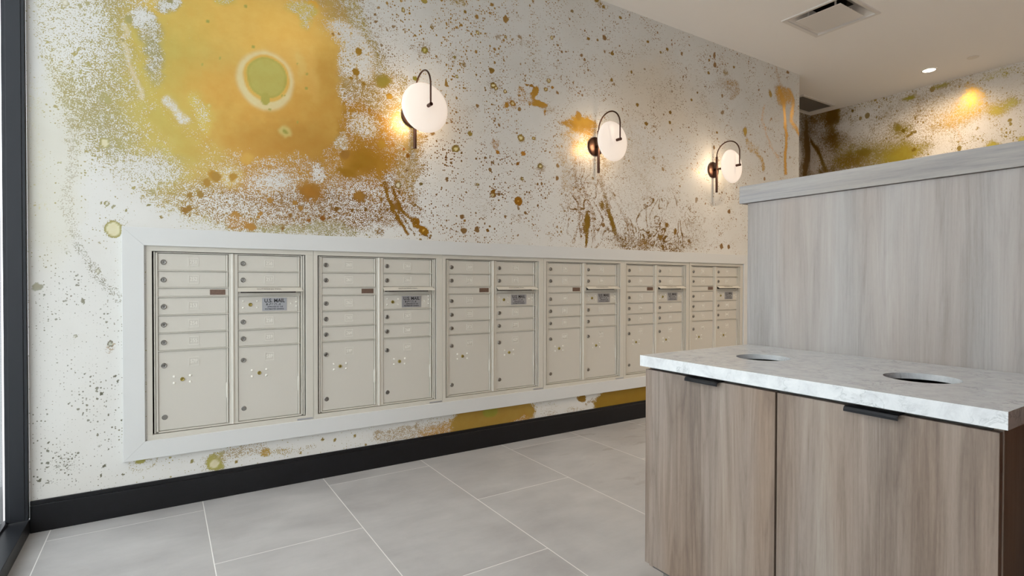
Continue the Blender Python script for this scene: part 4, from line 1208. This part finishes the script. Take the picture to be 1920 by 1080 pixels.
def make_unit(nums):
    u = thing('mailbox_unit', None, 'mailboxes')
    zt, zb = 1.2560, 0.3672
    # tub behind the doors
    bm = bmesh.new()
    box(bm, PL + 0.02, PR - 0.02, 0.012, 0.36, 0.352, 1.272)
    mesh_obj('cabinet_box', bm, M_DARKGAP, u)
    # flat outer flange
    fx0, fx1 = -0.0222, TOT + 0.0235
    bm = bmesh.new()
    fy0, fy1 = -0.0135, -0.0065
    box(bm, PL, PR - 0.0010, fy0, fy1, zt, 1.2855, 0.0007, 1)
    box(bm, PL, PR - 0.0010, fy0, fy1, 0.3375, zb, 0.0007, 1)
    box(bm, PL, fx0, fy0, fy1, zb, zt, 0.0007, 1)
    box(bm, fx1, PR - 0.0010, fy0, fy1, zb, zt, 0.0007, 1)
    for (a, b) in ((fx0 - 0.0015, fx0), (fx1, fx1 + 0.0015)):
        box(bm, a, b, fy1, 0.012, zb, zt)
    box(bm, fx0, fx1, fy1, 0.012, zt, zt + 0.0015)
    box(bm, fx0, fx1, fy1, 0.012, zb - 0.0015, zb)
    box(bm, PR - 0.006, PR + 0.003, -0.0063, -0.004, 0.34, 1.283)
    mesh_obj('outer_flange', bm, M_BEIGE_EDGE, u)
    # master door frame: stiles, shelf lips, centre post
    bm = bmesh.new()
    sy0, sy1 = -0.0058, 0.011
    box(bm, -0.0155, -0.0098, -0.0085, sy1, zb + 0.003, zt - 0.003, 0.0008, 1)
    box(bm, -0.0078, 0.0012, sy0, sy1, zb + 0.003, zt - 0.003, 0.0008, 1)
    box(bm, TOT + 0.0005, TOT + 0.0085, sy0, sy1, zb + 0.003, zt - 0.003, 0.0008, 1)
    box(bm, TOT + 0.0112, TOT + 0.0185, -0.0085, sy1, zb + 0.003, zt - 0.003, 0.0008, 1)
    box(bm, DW - 0.0030, C2 - 0.0, sy0 + 0.001, sy1, zb + 0.003, zt - 0.003, 0.0008, 1)
    cyl(bm, ((DW + C2) / 2 - 0.004, 0.0, (zt + zb) / 2), 'z', 0.0095, zt - zb - 0.006, 16)
    box(bm, -0.0078, TOT + 0.0085, sy0, sy1, ROWS[0] + 0.0008, zt - 0.003, 0.0006, 1)
    box(bm, -0.0078, TOT + 0.0085, sy0, sy1, zb + 0.003, ROWS[-1] + 0.0015, 0.0006, 1)
    for z in ROWS[1:-1]:
        for (a, b) in ((0.0, DW - 0.004), (C2, TOT)):
            if z == ROWS[2] and a > 0.1:
                continue
            box(bm, a, b, sy0, sy1, z, z + GAP - 0.0010, 0.0006, 1)
    box(bm, 0.0, TOT, 0.0060, 0.011, zb + 0.01, zt - 0.01)      # door backing
    mesh_obj('door_frame', bm, M_BEIGE_EDGE, u, smooth=True)
    lk = 0.0255
    # left column
    i = 0
    for r in (0, 1, 3, 4, 5):
        z1, z0 = ROWS[r], ROWS[r + 1]
        d = door(u, 'mailbox_door', 0.0, z1, z0)
        zc = (z1 + z0 + GAP) / 2
        lock(d, lk, zc - 0.003, 0.0128, M_CHROME)
        plate(d, 0.154, zc, nums[0][i]); i += 1
        hinge_strip(d, DW - 0.0105, z0 + GAP, z1 - 0.002)
    # right column
    i = 0
    for r in (0, 1, 4, 5):
        z1, z0 = ROWS[r], ROWS[r + 1]
        d = door(u, 'mailbox_door', C2, z1, z0)
        zc = (z1 + z0 + GAP) / 2
        lock(d, C2 + lk, zc - 0.003, 0.0128, M_CHROME)
        plate(d, C2 + 0.154, zc, nums[1][i]); i += 1
        hinge_strip(d, C2 + DW - 0.0105, z0 + GAP, z1 - 0.002)
    # parcel doors
    for k, x in ((0, 0.0), (1, C2)):
        z1, z0 = ROWS[6], ROWS[7]
        d = door(u, 'parcel_door', x, z1, z0)
        lock(d, x + lk, z1 - 0.070, 0.0128, M_CHROME)
        lock(d, x + 0.103, z1 - 0.143, 0.0098, M_BRASS)
        bm = bmesh.new()
        lathe(bm, [(0, -0.0032), (0.011, -0.0030), (0.0128, -0.0012), (0.0128, 0.0004)], (x + lk + 0.002, 0, z0 + 0.068), 'y', 20)
        mesh_obj('lock_plug', bm, M_CHROME, d, smooth=True)
        plate(d, x + 0.154, z1 - 0.058, nums[2][k], 0.045, 0.042)
        rivets(d, [(x + 0.103 + a, z1 - 0.143 + b) for a in (-0.035, 0.035) for b in (-0.016, 0.016)])
        hinge_strip(d, x + DW - 0.0105, z0 + GAP, z1 - 0.002, True)
    # blank strip with the small brown label
    bm = bmesh.new()
    box(bm, 0.001, DW - 0.005, -0.0012, 0.0030, ROWS[3] + GAP, ROWS[2] - 0.0012, 0.0008, 1)
    st = mesh_obj('blank_strip', bm, M_BEIGE, u)
    bm = bmesh.new()
    box(bm, 0.226, 0.297, -0.0020, -0.0010, ROWS[3] + 0.0105, ROWS[2] - 0.0075)
    mesh_obj('brown_label', bm, M_BROWNLAB, st)
    # collection door
    z1, z0 = ROWS[3], ROWS[4]
    d = door(u, 'collection_door', C2, z1, z0)
    zc = (z1 + z0 + GAP) / 2
    lock(d, C2 + 0.060, zc - 0.001, 0.0095, M_BRASS)
    rivets(d, [(C2 + 0.060 + a, zc + b) for a in (-0.034, 0.034) for b in (-0.017, 0.017)] +
           [(C2 + 0.265, zc + 0.002), (C2 + 0.292, zc + 0.034), (C2 + 0.292, zc + 0.010), (C2 + 0.292, zc - 0.014)], 0.0048)
    bm = bmesh.new()
    lx0, lx1, lz0, lz1 = C2 + 0.118, C2 + 0.243, z0 + 0.012, z1 - 0.009
    box(bm, lx0, lx1, -0.0012, 0.0002, lz0, lz1)
    lab = mesh_obj('postal_label', bm, M_SILVER, d)
    bm = bmesh.new()
    cx = (lx0 + lx1) / 2
    text_into(bm, 'U.S. MAIL', 0.0275, 0.0004, cx, -0.0013, lz1 - 0.0155, 0.93, bold=0.0006)
    text_into(bm, 'APPROVED BY THE', 0.0100, 0.0004, cx + 0.003, -0.0013, lz0 + 0.0205, 0.92, bold=0.0002)
    text_into(bm, 'POSTMASTER GENERAL', 0.0100, 0.0004, cx, -0.0013, lz0 + 0.0085, 0.92, bold=0.0002)
    rs = random.Random(4)                                         # row of raised braille cells, dark with wear
    for c in range(8):
        for q in range(6):
            if rs.random() < 0.5:
                cyl(bm, (lx0 + 0.022 + c * 0.0092 + (q % 2) * 0.0036, -0.0016, lz0 + 0.0360 - (q // 2) * 0.0036 + 0.002), 'y', 0.0019, 0.0008, 8)
    mesh_obj('printed_text', bm, M_PRINT, d)
    hinge_strip(d, C2 + DW - 0.0105, z0 + GAP, z1 - 0.002)
    # outgoing-mail slot with its tilted flap
    bm = bmesh.new()
    box(bm, C2, TOT - 0.002, 0.0, 0.004, ROWS[3] + 0.004, ROWS[2] - 0.0262, 0.0006, 1)
    slot = mesh_obj('slot_panel', bm, M_BEIGE, u)
    bm = bmesh.new()
    box(bm, C2 + 0.014, TOT - 0.026, 0.0004, 0.006, ROWS[2] - 0.0270, ROWS[2] - 0.004)
    mesh_obj('slot_opening', bm, M_DARKGAP, slot)
    bm = bmesh.new()
    zt_ = ROWS[2] + 0.0025
    a, b = C2 + 0.001, TOT + 0.001
    P = [(0.001, zt_), (-0.036, zt_ - 0.0185), (-0.037, zt_ - 0.0220), (-0.0340, zt_ - 0.0225), (0.001, zt_ - 0.0045)]
    ends = []
    for x, k in ((a, 1), (b, -1)):
        ends.append([bm.verts.new((x + k * (0.0 if i_ in (0, 4) else -0.004), y, z)) for i_, (y, z) in enumerate(P)])
    bm.faces.new(ends[0]); bm.faces.new(ends[1][::-1])
    for i_ in range(5):
        j_ = (i_ + 1) % 5
        bm.faces.new((ends[0][i_], ends[1][i_], ends[1][j_], ends[0][j_]))
    fl = mesh_obj('outgoing_mail_flap', bm, M_BEIGE_EDGE, u)
    bm = bmesh.new()
    text_into(bm, 'OUTGOING MAIL', 0.0155, 0.0003, 0, 0, 0, 1.0)
    nrm = Vector((0, -0.0185, 0.037)).normalized()
    sl = Vector((0, -0.037, -0.0185)).normalized()
    mid = Vector(((a + b) / 2 - 0.008, -0.0180, zt_ - 0.0092)) + nrm * 0.0004
    for v in bm.verts:
        x, y, z = v.co
        v.co = mid + Vector((x, 0, 0)) - sl * z + nrm * (-y)
    mesh_obj('printed_text', bm, M_PRINT, fl)
    # silver maker's strip low on the right of the flange
    bm = bmesh.new()
    box(bm, PR - 0.088, PR - 0.004, -0.0142, -0.0134, 0.3455, 0.3545)
    mesh_obj('silver_strip', bm, M_SILVER, u)
    return u

def numbers(k):
    n = 251 + 9 * k
    return ([str(n + i) for i in range(5)], [str(n + 5 + i) for i in range(4)], ['%dP' % (57 + 2 * k), '%dP' % (58 + 2 * k)])

UX = [-0.0214, 0.7510, 1.5394, 2.3345, 3.1210, 3.9020]
US = [0.987, 1.009, 1.017, 1.0085, 0.996, 0.973]
ULAB = ['beige mailbox unit at the left end of the row, nearest the window',
        'second beige mailbox unit from the left end of the white surround',
        'third beige mailbox unit from the left, wholly in view left of the cabinet',
        'fourth beige mailbox unit from the left, beneath the middle sconce and left of the countertop',
        'fifth beige mailbox unit from the left, its parcel doors cut by the countertop',
        'beige mailbox unit at the far right end of the row, beside the wood partition']

def copy_tree(o, parent=None, skip=()):
    c = o.copy()
    COL.objects.link(c)
    if parent:
        c.parent = parent
    for ch in list(o.children):
        if ch.name.split('.')[0] in skip:
            continue
        copy_tree(ch, c, skip)
    return c

unit0 = make_unit(numbers(0))
units = [unit0]
for k in range(1, 6):
    c = copy_tree(unit0, skip=('number_plate',))
    units.append(c)
    # this unit's own box numbers
    nm = numbers(k)
    dl = [ch for ch in c.children if ch.name.startswith('mailbox_door')]
    dl.sort(key=lambda d: (min(v.co.x for v in d.data.vertices) > 0.2, -max(v.co.z for v in d.data.vertices)))
    for d, s in zip(dl, nm[0] + nm[1]):
        zs = [v.co.z for v in d.data.vertices]; x0 = min(v.co.x for v in d.data.vertices) - 0.002
        plate(d, x0 + 0.154, (max(zs) + min(zs)) / 2 + 0.0007, s)
    pd = [ch for ch in c.children if ch.name.startswith('parcel_door')]
    pd.sort(key=lambda d: min(v.co.x for v in d.data.vertices))
    for d, s in zip(pd, nm[2]):
        x0 = min(v.co.x for v in d.data.vertices) - 0.002
        plate(d, x0 + 0.154, ROWS[6] - 0.058, s, 0.045, 0.042)
for k, c in enumerate(units):
    c.location = (UX[k], 0, 0)
    c.scale = (US[k], 1, 1)
    tag(c, ULAB[k], 'mailboxes', 'mailbox units set into the mural wall')

# ------------------------------------------------------------------ sconces
def make_sconce():
    s = thing('wall_sconce', None, 'wall lamp')
    A, B, C, RB, R = 0.0419, 0.1936, 0.2716, 0.0709, 0.1452
    bm = bmesh.new()
    lathe(bm, [(0, -0.019), (RB * 0.9, -0.017), (RB, -0.012), (RB, -0.0006), (0, -0.0006)], (0, 0, 0), 'y', 48)
    mesh_obj('back_plate', bm, M_BRONZE, s, smooth=True)
    bm = bmesh.new()
    cyl(bm, (0, -A, -0.048), 'z', 0.0105, 0.318, 24)
    mesh_obj('stem', bm, M_BRONZE, s, smooth=True)
    bm = bmesh.new()
    cyl(bm, (0, -0.030, 0), 'y', 0.012, 0.030, 20)
    cyl(bm, (0, -0.115, 0), 'y', 0.0075, 0.145, 20)
    cyl(bm, (0, -0.078, 0), 'y', 0.0095, 0.018, 20)
    mesh_obj('support_arm', bm, M_BRONZE, s, smooth=True)
    rr = (C - A) / 2
    pts = [(0, -A, 0.105), (0, -A, 0.111)]
    pts += [(0, -A - rr + rr * math.cos(t), 0.111 + rr * math.sin(t)) for t in np.linspace(0.05, math.pi, 32)]
    pts += [(0, -C, 0.08), (0, -C, 0.04), (0, -C, 0.0)]
    bm = bmesh.new()
    tube(bm, pts, 0.0052, 14)
    mesh_obj('arched_arm', bm, M_BRONZE, s, smooth=True)
    bm = bmesh.new()
    cyl(bm, (0, -C + 0.012, 0), 'y', 0.0105, 0.042, 20)
    mesh_obj('end_knob', bm, M_BRONZE, s, smooth=True)
    bm = bmesh.new()
    t = 0.016
    prof = [(0, -t - 0.014), (R * 0.12, -t - 0.0135), (R * 0.35, -t - 0.010), (R * 0.6, -t - 0.005), (R * 0.85, -t + 0.003), (R * 0.96, -t + 0.009), (R, 0.0),
            (R * 0.96, t - 0.009), (R * 0.85, t - 0.003), (R * 0.5, t), (0, t)]
    lathe(bm, prof, (0, -B, 0), 'y', 72)
    mesh_obj('opal_shade', bm, M_OPAL, s, smooth=True)
    return s
sc0 = make_sconce()
SLAB = ['wall sconce with round opal disc nearest the window, beside the big gold patch',
        'middle wall sconce with opal disc, in front of the dripping gold figure',
        'farthest wall sconce with opal disc, just above the partition cap']
for k, (x, z) in enumerate(((1.2965, 2.1275), (2.7773, 2.141), (4.1812, 2.121))):
    o = sc0 if k == 0 else copy_tree(sc0)
    o.location = (x, 0, z)
    tag(o, SLAB[k], 'wall lamp', 'bronze sconces on the mural wall')
    light('sconce_glow', 'POINT', (x, -0.150, z), 2.4, (1.0, 0.76, 0.50), shadow_soft_size=0.04)

# ------------------------------------------------------------------ bin cabinet and countertop
CX0, CX1, CY0, CY1 = 1.4185, 2.051, -2.778, -1.784
CZ0, CZ1 = 0.8145, 0.852
DX = 1.4335
cab = thing('bin_cabinet', 'grey-brown woodgrain two-door bin cabinet with black tab pulls below the stone counter', 'cabinet', (1.74, -2.28, 0))
def cobj(name, bm, mat, parent=cab, **k):
    o = mesh_obj(name, bm, mat, None, **k)
    if parent is cab:
        o.parent = cab
        o.matrix_parent_inverse = Matrix.Translation(cab.location).inverted()
    else:
        o.parent = parent
    return o
BX0 = DX + 0.022
bm = bmesh.new()
box(bm, BX0, CX1 - 0.004, -2.763, -2.745, 0.10, 0.8135, 0.0006, 1)          # camera-side gable
cobj('side_panel', bm, M_WOODC)
bm = bmesh.new()
box(bm, BX0, CX1 - 0.004, -1.813, -1.797, 0.10, 0.8135, 0.0006, 1)
cobj('side_panel', bm, M_WOODC)
bm = bmesh.new()
box(bm, BX0, CX1 - 0.004, -2.744, -1.814, 0.10, 0.118)
box(bm, CX1 - 0.016, CX1 - 0.004, -2.744, -1.814, 0.118, 0.8135)
box(bm, BX0, BX0 + 0.018, -2.744, -1.814, 0.745, 0.8135)
box(bm, BX0 + 0.02, CX1 - 0.02, -2.744, -1.814, 0.119, 0.125)
box(bm, BX0, BX0 + 0.40, -2.290, -2.274, 0.118, 0.745)
cobj('carcass', bm, M_CABIN)
bm = bmesh.new()
box(bm, DX + 0.075, CX1 - 0.004, -2.745, -1.815, 0.0, 0.099)
cobj('toe_kick', bm, plain('toe_kick_grey', '6f6a64', 0.6))
for (y0, y1, h0, h1, lab) in ((-2.2788, -1.797, -2.103, -1.982, None), (-2.7612, -2.2848, -2.586, -2.468, None)):
    bm = bmesh.new()
    box(bm, DX, DX + 0.019, y0, y1, 0.1195, 0.8035, 0.0008, 1)
    d = cobj('cabinet_door', bm, M_WOODC)
    # tab pull: plate on the door's top edge, nose turned down in front
    bm = bmesh.new()
    P = [(DX + 0.016, 0.8036), (DX + 0.016, 0.8054), (DX - 0.010, 0.8058), (DX - 0.0165, 0.8040), (DX - 0.0200, 0.7985), (DX - 0.0195, 0.7925), (DX - 0.0175, 0.7925),
         (DX - 0.0172, 0.7980), (DX - 0.0145, 0.8018), (DX - 0.0095, 0.8036)]
    A_ = [bm.verts.new((x, h0, z)) for x, z in P]
    B_ = [bm.verts.new((x, h1, z)) for x, z in P]
    bm.faces.new(A_); bm.faces.new(B_[::-1])
    for i in range(len(P)):
        j = (i + 1) % len(P)
        bm.faces.new((A_[i], B_[i], B_[j], A_[j]))
    hobj = mesh_obj('handle', bm, M_HANDLE, d)

# countertop with two round bin openings
def countertop():
    bm = bmesh.new()
    holes = [(1.7317, -2.052, 0.0845), (1.7275, -2.517, 0.0865)]
    seg = 64
    def plane(z, flip):
        vs = {}
        ymid = -2.285
        rings = []
        for (hx, hy, r), (ya, yb) in zip(holes, ((ymid, CY1), (CY0, ymid))):
            ring = [bm.verts.new((hx + r * math.cos(2 * math.pi * k / seg), hy + r * math.sin(2 * math.pi * k / seg), z)) for k in range(seg)]
            outer = []
            for k in range(seg):                                   # project rays onto the half-slab rectangle
                c, s_ = math.cos(2 * math.pi * k / seg), math.sin(2 * math.pi * k / seg)
                tx = ((CX1 if c > 0 else CX0) - hx) / c if abs(c) > 1e-9 else 1e9
                ty = ((yb if s_ > 0 else ya) - hy) / s_ if abs(s_) > 1e-9 else 1e9
                t = min(tx, ty)
                outer.append(bm.verts.new((hx + t * c, hy + t * s_, z)))
            for k in range(seg):
                k2 = (k + 1) % seg
                q = [ring[k], outer[k], outer[k2], ring[k2]]
                pa, pb = outer[k].co, outer[k2].co
                if abs(pa.x - pb.x) > 1e-6 and abs(pa.y - pb.y) > 1e-6:   # the corner lies between
                    cxx = CX1 if (pa.x + pb.x) / 2 > hx else CX0
                    cyy = yb if (pa.y + pb.y) / 2 > hy else ya
                    q = [ring[k], outer[k], bm.verts.new((cxx, cyy, z)), outer[k2], ring[k2]]
                bm.faces.new(q if not flip else q[::-1])
            rings.append(ring)
        return rings
    CS = CZ1 - 0.017                                             # stone is 20 mm; the edge is a deeper mitred apron
    t = plane(CZ1, False)
    b = plane(CS, True)
    for ra, rb in zip(t, b):
        for k in range(seg):
            k2 = (k + 1) % seg
            bm.faces.new((ra[k], ra[k2], rb[k2], rb[k]))
    bmesh.ops.remove_doubles(bm, verts=bm.verts, dist=1e-5)
    for (x0, y0, x1, y1) in ((CX0, CY0, CX1, CY0), (CX1, CY0, CX1, CY1), (CX1, CY1, CX0, CY1), (CX0, CY1, CX0, CY0)):
        q = [bm.verts.new(p) for p in ((x0, y0, CZ0), (x1, y1, CZ0), (x1, y1, CZ1), (x0, y0, CZ1))]
        bm.faces.new(q)
    e = 0.0002
    for r in ((CX0 + e, CX0 + 0.02, CY0 + e, CY1 - e), (CX1 - 0.02, CX1 - e, CY0 + e, CY1 - e), (CX0 + 0.02, CX1 - 0.02, CY0 + e, CY0 + 0.02), (CX0 + 0.02, CX1 - 0.02, CY1 - 0.02, CY1 - e)):
        box(bm, *r, CZ0, CS + 0.0001)
    return bm
bm = countertop()
ct = mesh_obj('countertop', bm, M_MARBLE, None, recalc=False)
tag(ct, 'white quartz countertop with grey veins and two round bin openings', 'countertop')

# ------------------------------------------------------------------ partition
PX = 2.055
part = thing('partition', 'silvery grey woodgrain half-height partition with a thick cap, behind the stone counter', 'partition', (2.11, -2.4, 0))
bm = bmesh.new()
box(bm, PX, PX + 0.11, -2.949, -1.775, 0.0, 1.4385, 0.0008, 1)
o = mesh_obj('panel', bm, M_WOODP); o.parent = part; o.matrix_parent_inverse = Matrix.Translation(part.location).inverted()
bm = bmesh.new()
box(bm, PX - 0.012, PX + 0.122, -2.949, -1.743, 1.4395, 1.5115, 0.0015, 2)
o = mesh_obj('cap', bm, M_WOODCAP); o.parent = part; o.matrix_parent_inverse = Matrix.Translation(part.location).inverted()

# ------------------------------------------------------------------ ceiling fittings
vent = thing('supply_vent', 'square white ceiling diffuser with a hanging centre plate and dark duct above', 'vent', (0, 0, 0))
bm = bmesh.new()
zc = ZC
def ringquad(bm, r0, z0, r1, z1):
    """four-sided ring between two rectangles (x0,x1,y0,y1)"""
    a = [bm.verts.new(p) for p in ((r0[0], r0[2], z0), (r0[1], r0[2], z0), (r0[1], r0[3], z0), (r0[0], r0[3], z0))]
    b = [bm.verts.new(p) for p in ((r1[0], r1[2], z1), (r1[1], r1[2], z1), (r1[1], r1[3], z1), (r1[0], r1[3], z1))]
    for k in range(4):
        bm.faces.new((a[k], a[(k + 1) % 4], b[(k + 1) % 4], b[k]))
def inset(d):
    return (VX0 + d, VX1 - d, VY0 + d, VY1 - d)
ringquad(bm, inset(0.0), zc, inset(0.003), zc - 0.009)
ringquad(bm, inset(0.003), zc - 0.009, inset(0.030), zc - 0.007)
ringquad(bm, inset(0.030), zc - 0.007, inset(0.033), zc + 0.002)
ringquad(bm, inset(0.033), zc + 0.002, inset(0.14), zc + 0.085)
mesh_obj('frame', bm, M_VENT, vent)
bm = bmesh.new()
vcx, vcy = (VX0 + VX1) / 2, (VY0 + VY1) / 2
lathe(bm, [(0.20, 0.0856), (0.115, 0.0856), (0.115, 0.13), (0.115, 0.30), (0, 0.30)], (vcx, vcy, zc), 'z', 40)
mesh_obj('duct', bm, M_DUCT, vent, smooth=True)
bm = bmesh.new()
box(bm, 4.385, 4.748, -0.990, -0.640, zc - 0.016, zc - 0.013, 0.0008, 1)
mesh_obj('centre_plate', bm, M_VENT, vent)
for x in (4.45, 4.69):
    for y in (-0.92, -0.71):
        bm = bmesh.new()
        box(bm, x - 0.004, x + 0.004, y - 0.006, y + 0.006, zc - 0.013, zc + 0.06)
        mesh_obj('hanger', bm, M_VENT, vent)

rg = thing('return_grille', 'square return grille in the ceiling of the recess behind the mailbox wall', 'vent')
bm = bmesh.new()
gx0, gx1, gy0, gy1 = 6.203, 6.90, 0.30, 0.635
for (a, b, c, d) in ((gx0, gx1, gy0, gy0 + 0.03), (gx0, gx1, gy1 - 0.03, gy1), (gx0, gx0 + 0.03, gy0 + 0.03, gy1 - 0.03), (gx1 - 0.03, gx1, gy0 + 0.03, gy1 - 0.03)):
    box(bm, a, b, c, d, zc - 0.010, zc - 0.0005, 0.001, 1)
mesh_obj('frame', bm, M_VENT, rg)
bm = bmesh.new()
n = 34
for k in range(n):
    y = gy0 + 0.03 + (gy1 - gy0 - 0.06) * (k + 0.5) / n
    box(bm, gx0 + 0.03, gx1 - 0.03, y - 0.0016, y + 0.0016, zc - 0.008, zc - 0.001)
box(bm, gx0 + 0.03, gx1 - 0.03, gy0 + 0.03, gy1 - 0.03, zc - 0.0012, zc - 0.0004)
mesh_obj('louvres', bm, plain('grille_grey', '77716a', 0.6), rg)

def make_downlight(loc, label, energy, first=None):
    d = thing('downlight', label, 'ceiling light', loc)
    bm = bmesh.new()
    lathe(bm, [(0.052, -0.0005), (0.054, -0.004), (0.066, -0.003), (0.067, -0.0004)], (0, 0, 0), 'z', 40)
    mesh_obj('trim_ring', bm, M_PLASTIC, d, smooth=True)
    bm = bmesh.new()
    lathe(bm, [(0, -0.0025), (0.053, -0.0025), (0.053, -0.0006), (0, -0.0006)], (0, 0, 0), 'z', 40)
    mesh_obj('lens', bm, M_LENS, d)
    light('ceiling_spot', 'SPOT', (loc[0], loc[1], loc[2] - 0.02), energy, (1.0, 0.80, 0.58), spot_size=math.radians(165), spot_blend=1.0, shadow_soft_size=0.05)
    return d
d1 = make_downlight((6.56, -0.785, ZC), 'small round lit downlight in the ceiling near the far mural wall', 60)
bm = bmesh.new()
lathe(bm, [(0, -0.006), (0.043, -0.006), (0.046, -0.003), (0.046, -0.0004), (0, -0.0004)], (6.537, -1.148, ZC), 'z', 32)
tag(mesh_obj('sprinkler_cover', bm, M_PLASTIC, None, smooth=True), 'small round white blank cover on the ceiling right of the downlight', 'ceiling cover')
for (x, y, e) in ((3.9, -1.55, 165), (0.9, -1.6, 30), (3.55, -3.6, 60), (6.3, -3.6, 140), (5.2, -2.2, 80)):  # unseen lamps added to fill the room with warm light
    light('ceiling_spot', 'SPOT', (x, y, ZC - 0.02), e, (1.0, 0.80, 0.58), spot_size=math.radians(150), spot_blend=1.0, shadow_soft_size=0.08)
    bm = bmesh.new()
    lathe(bm, [(0, -0.0025), (0.053, -0.0025), (0.053, -0.0006), (0, -0.0006)], (x, y, ZC), 'z', 32)
    mesh_obj('added_fill_lamp', bm, M_LENS, ceil)
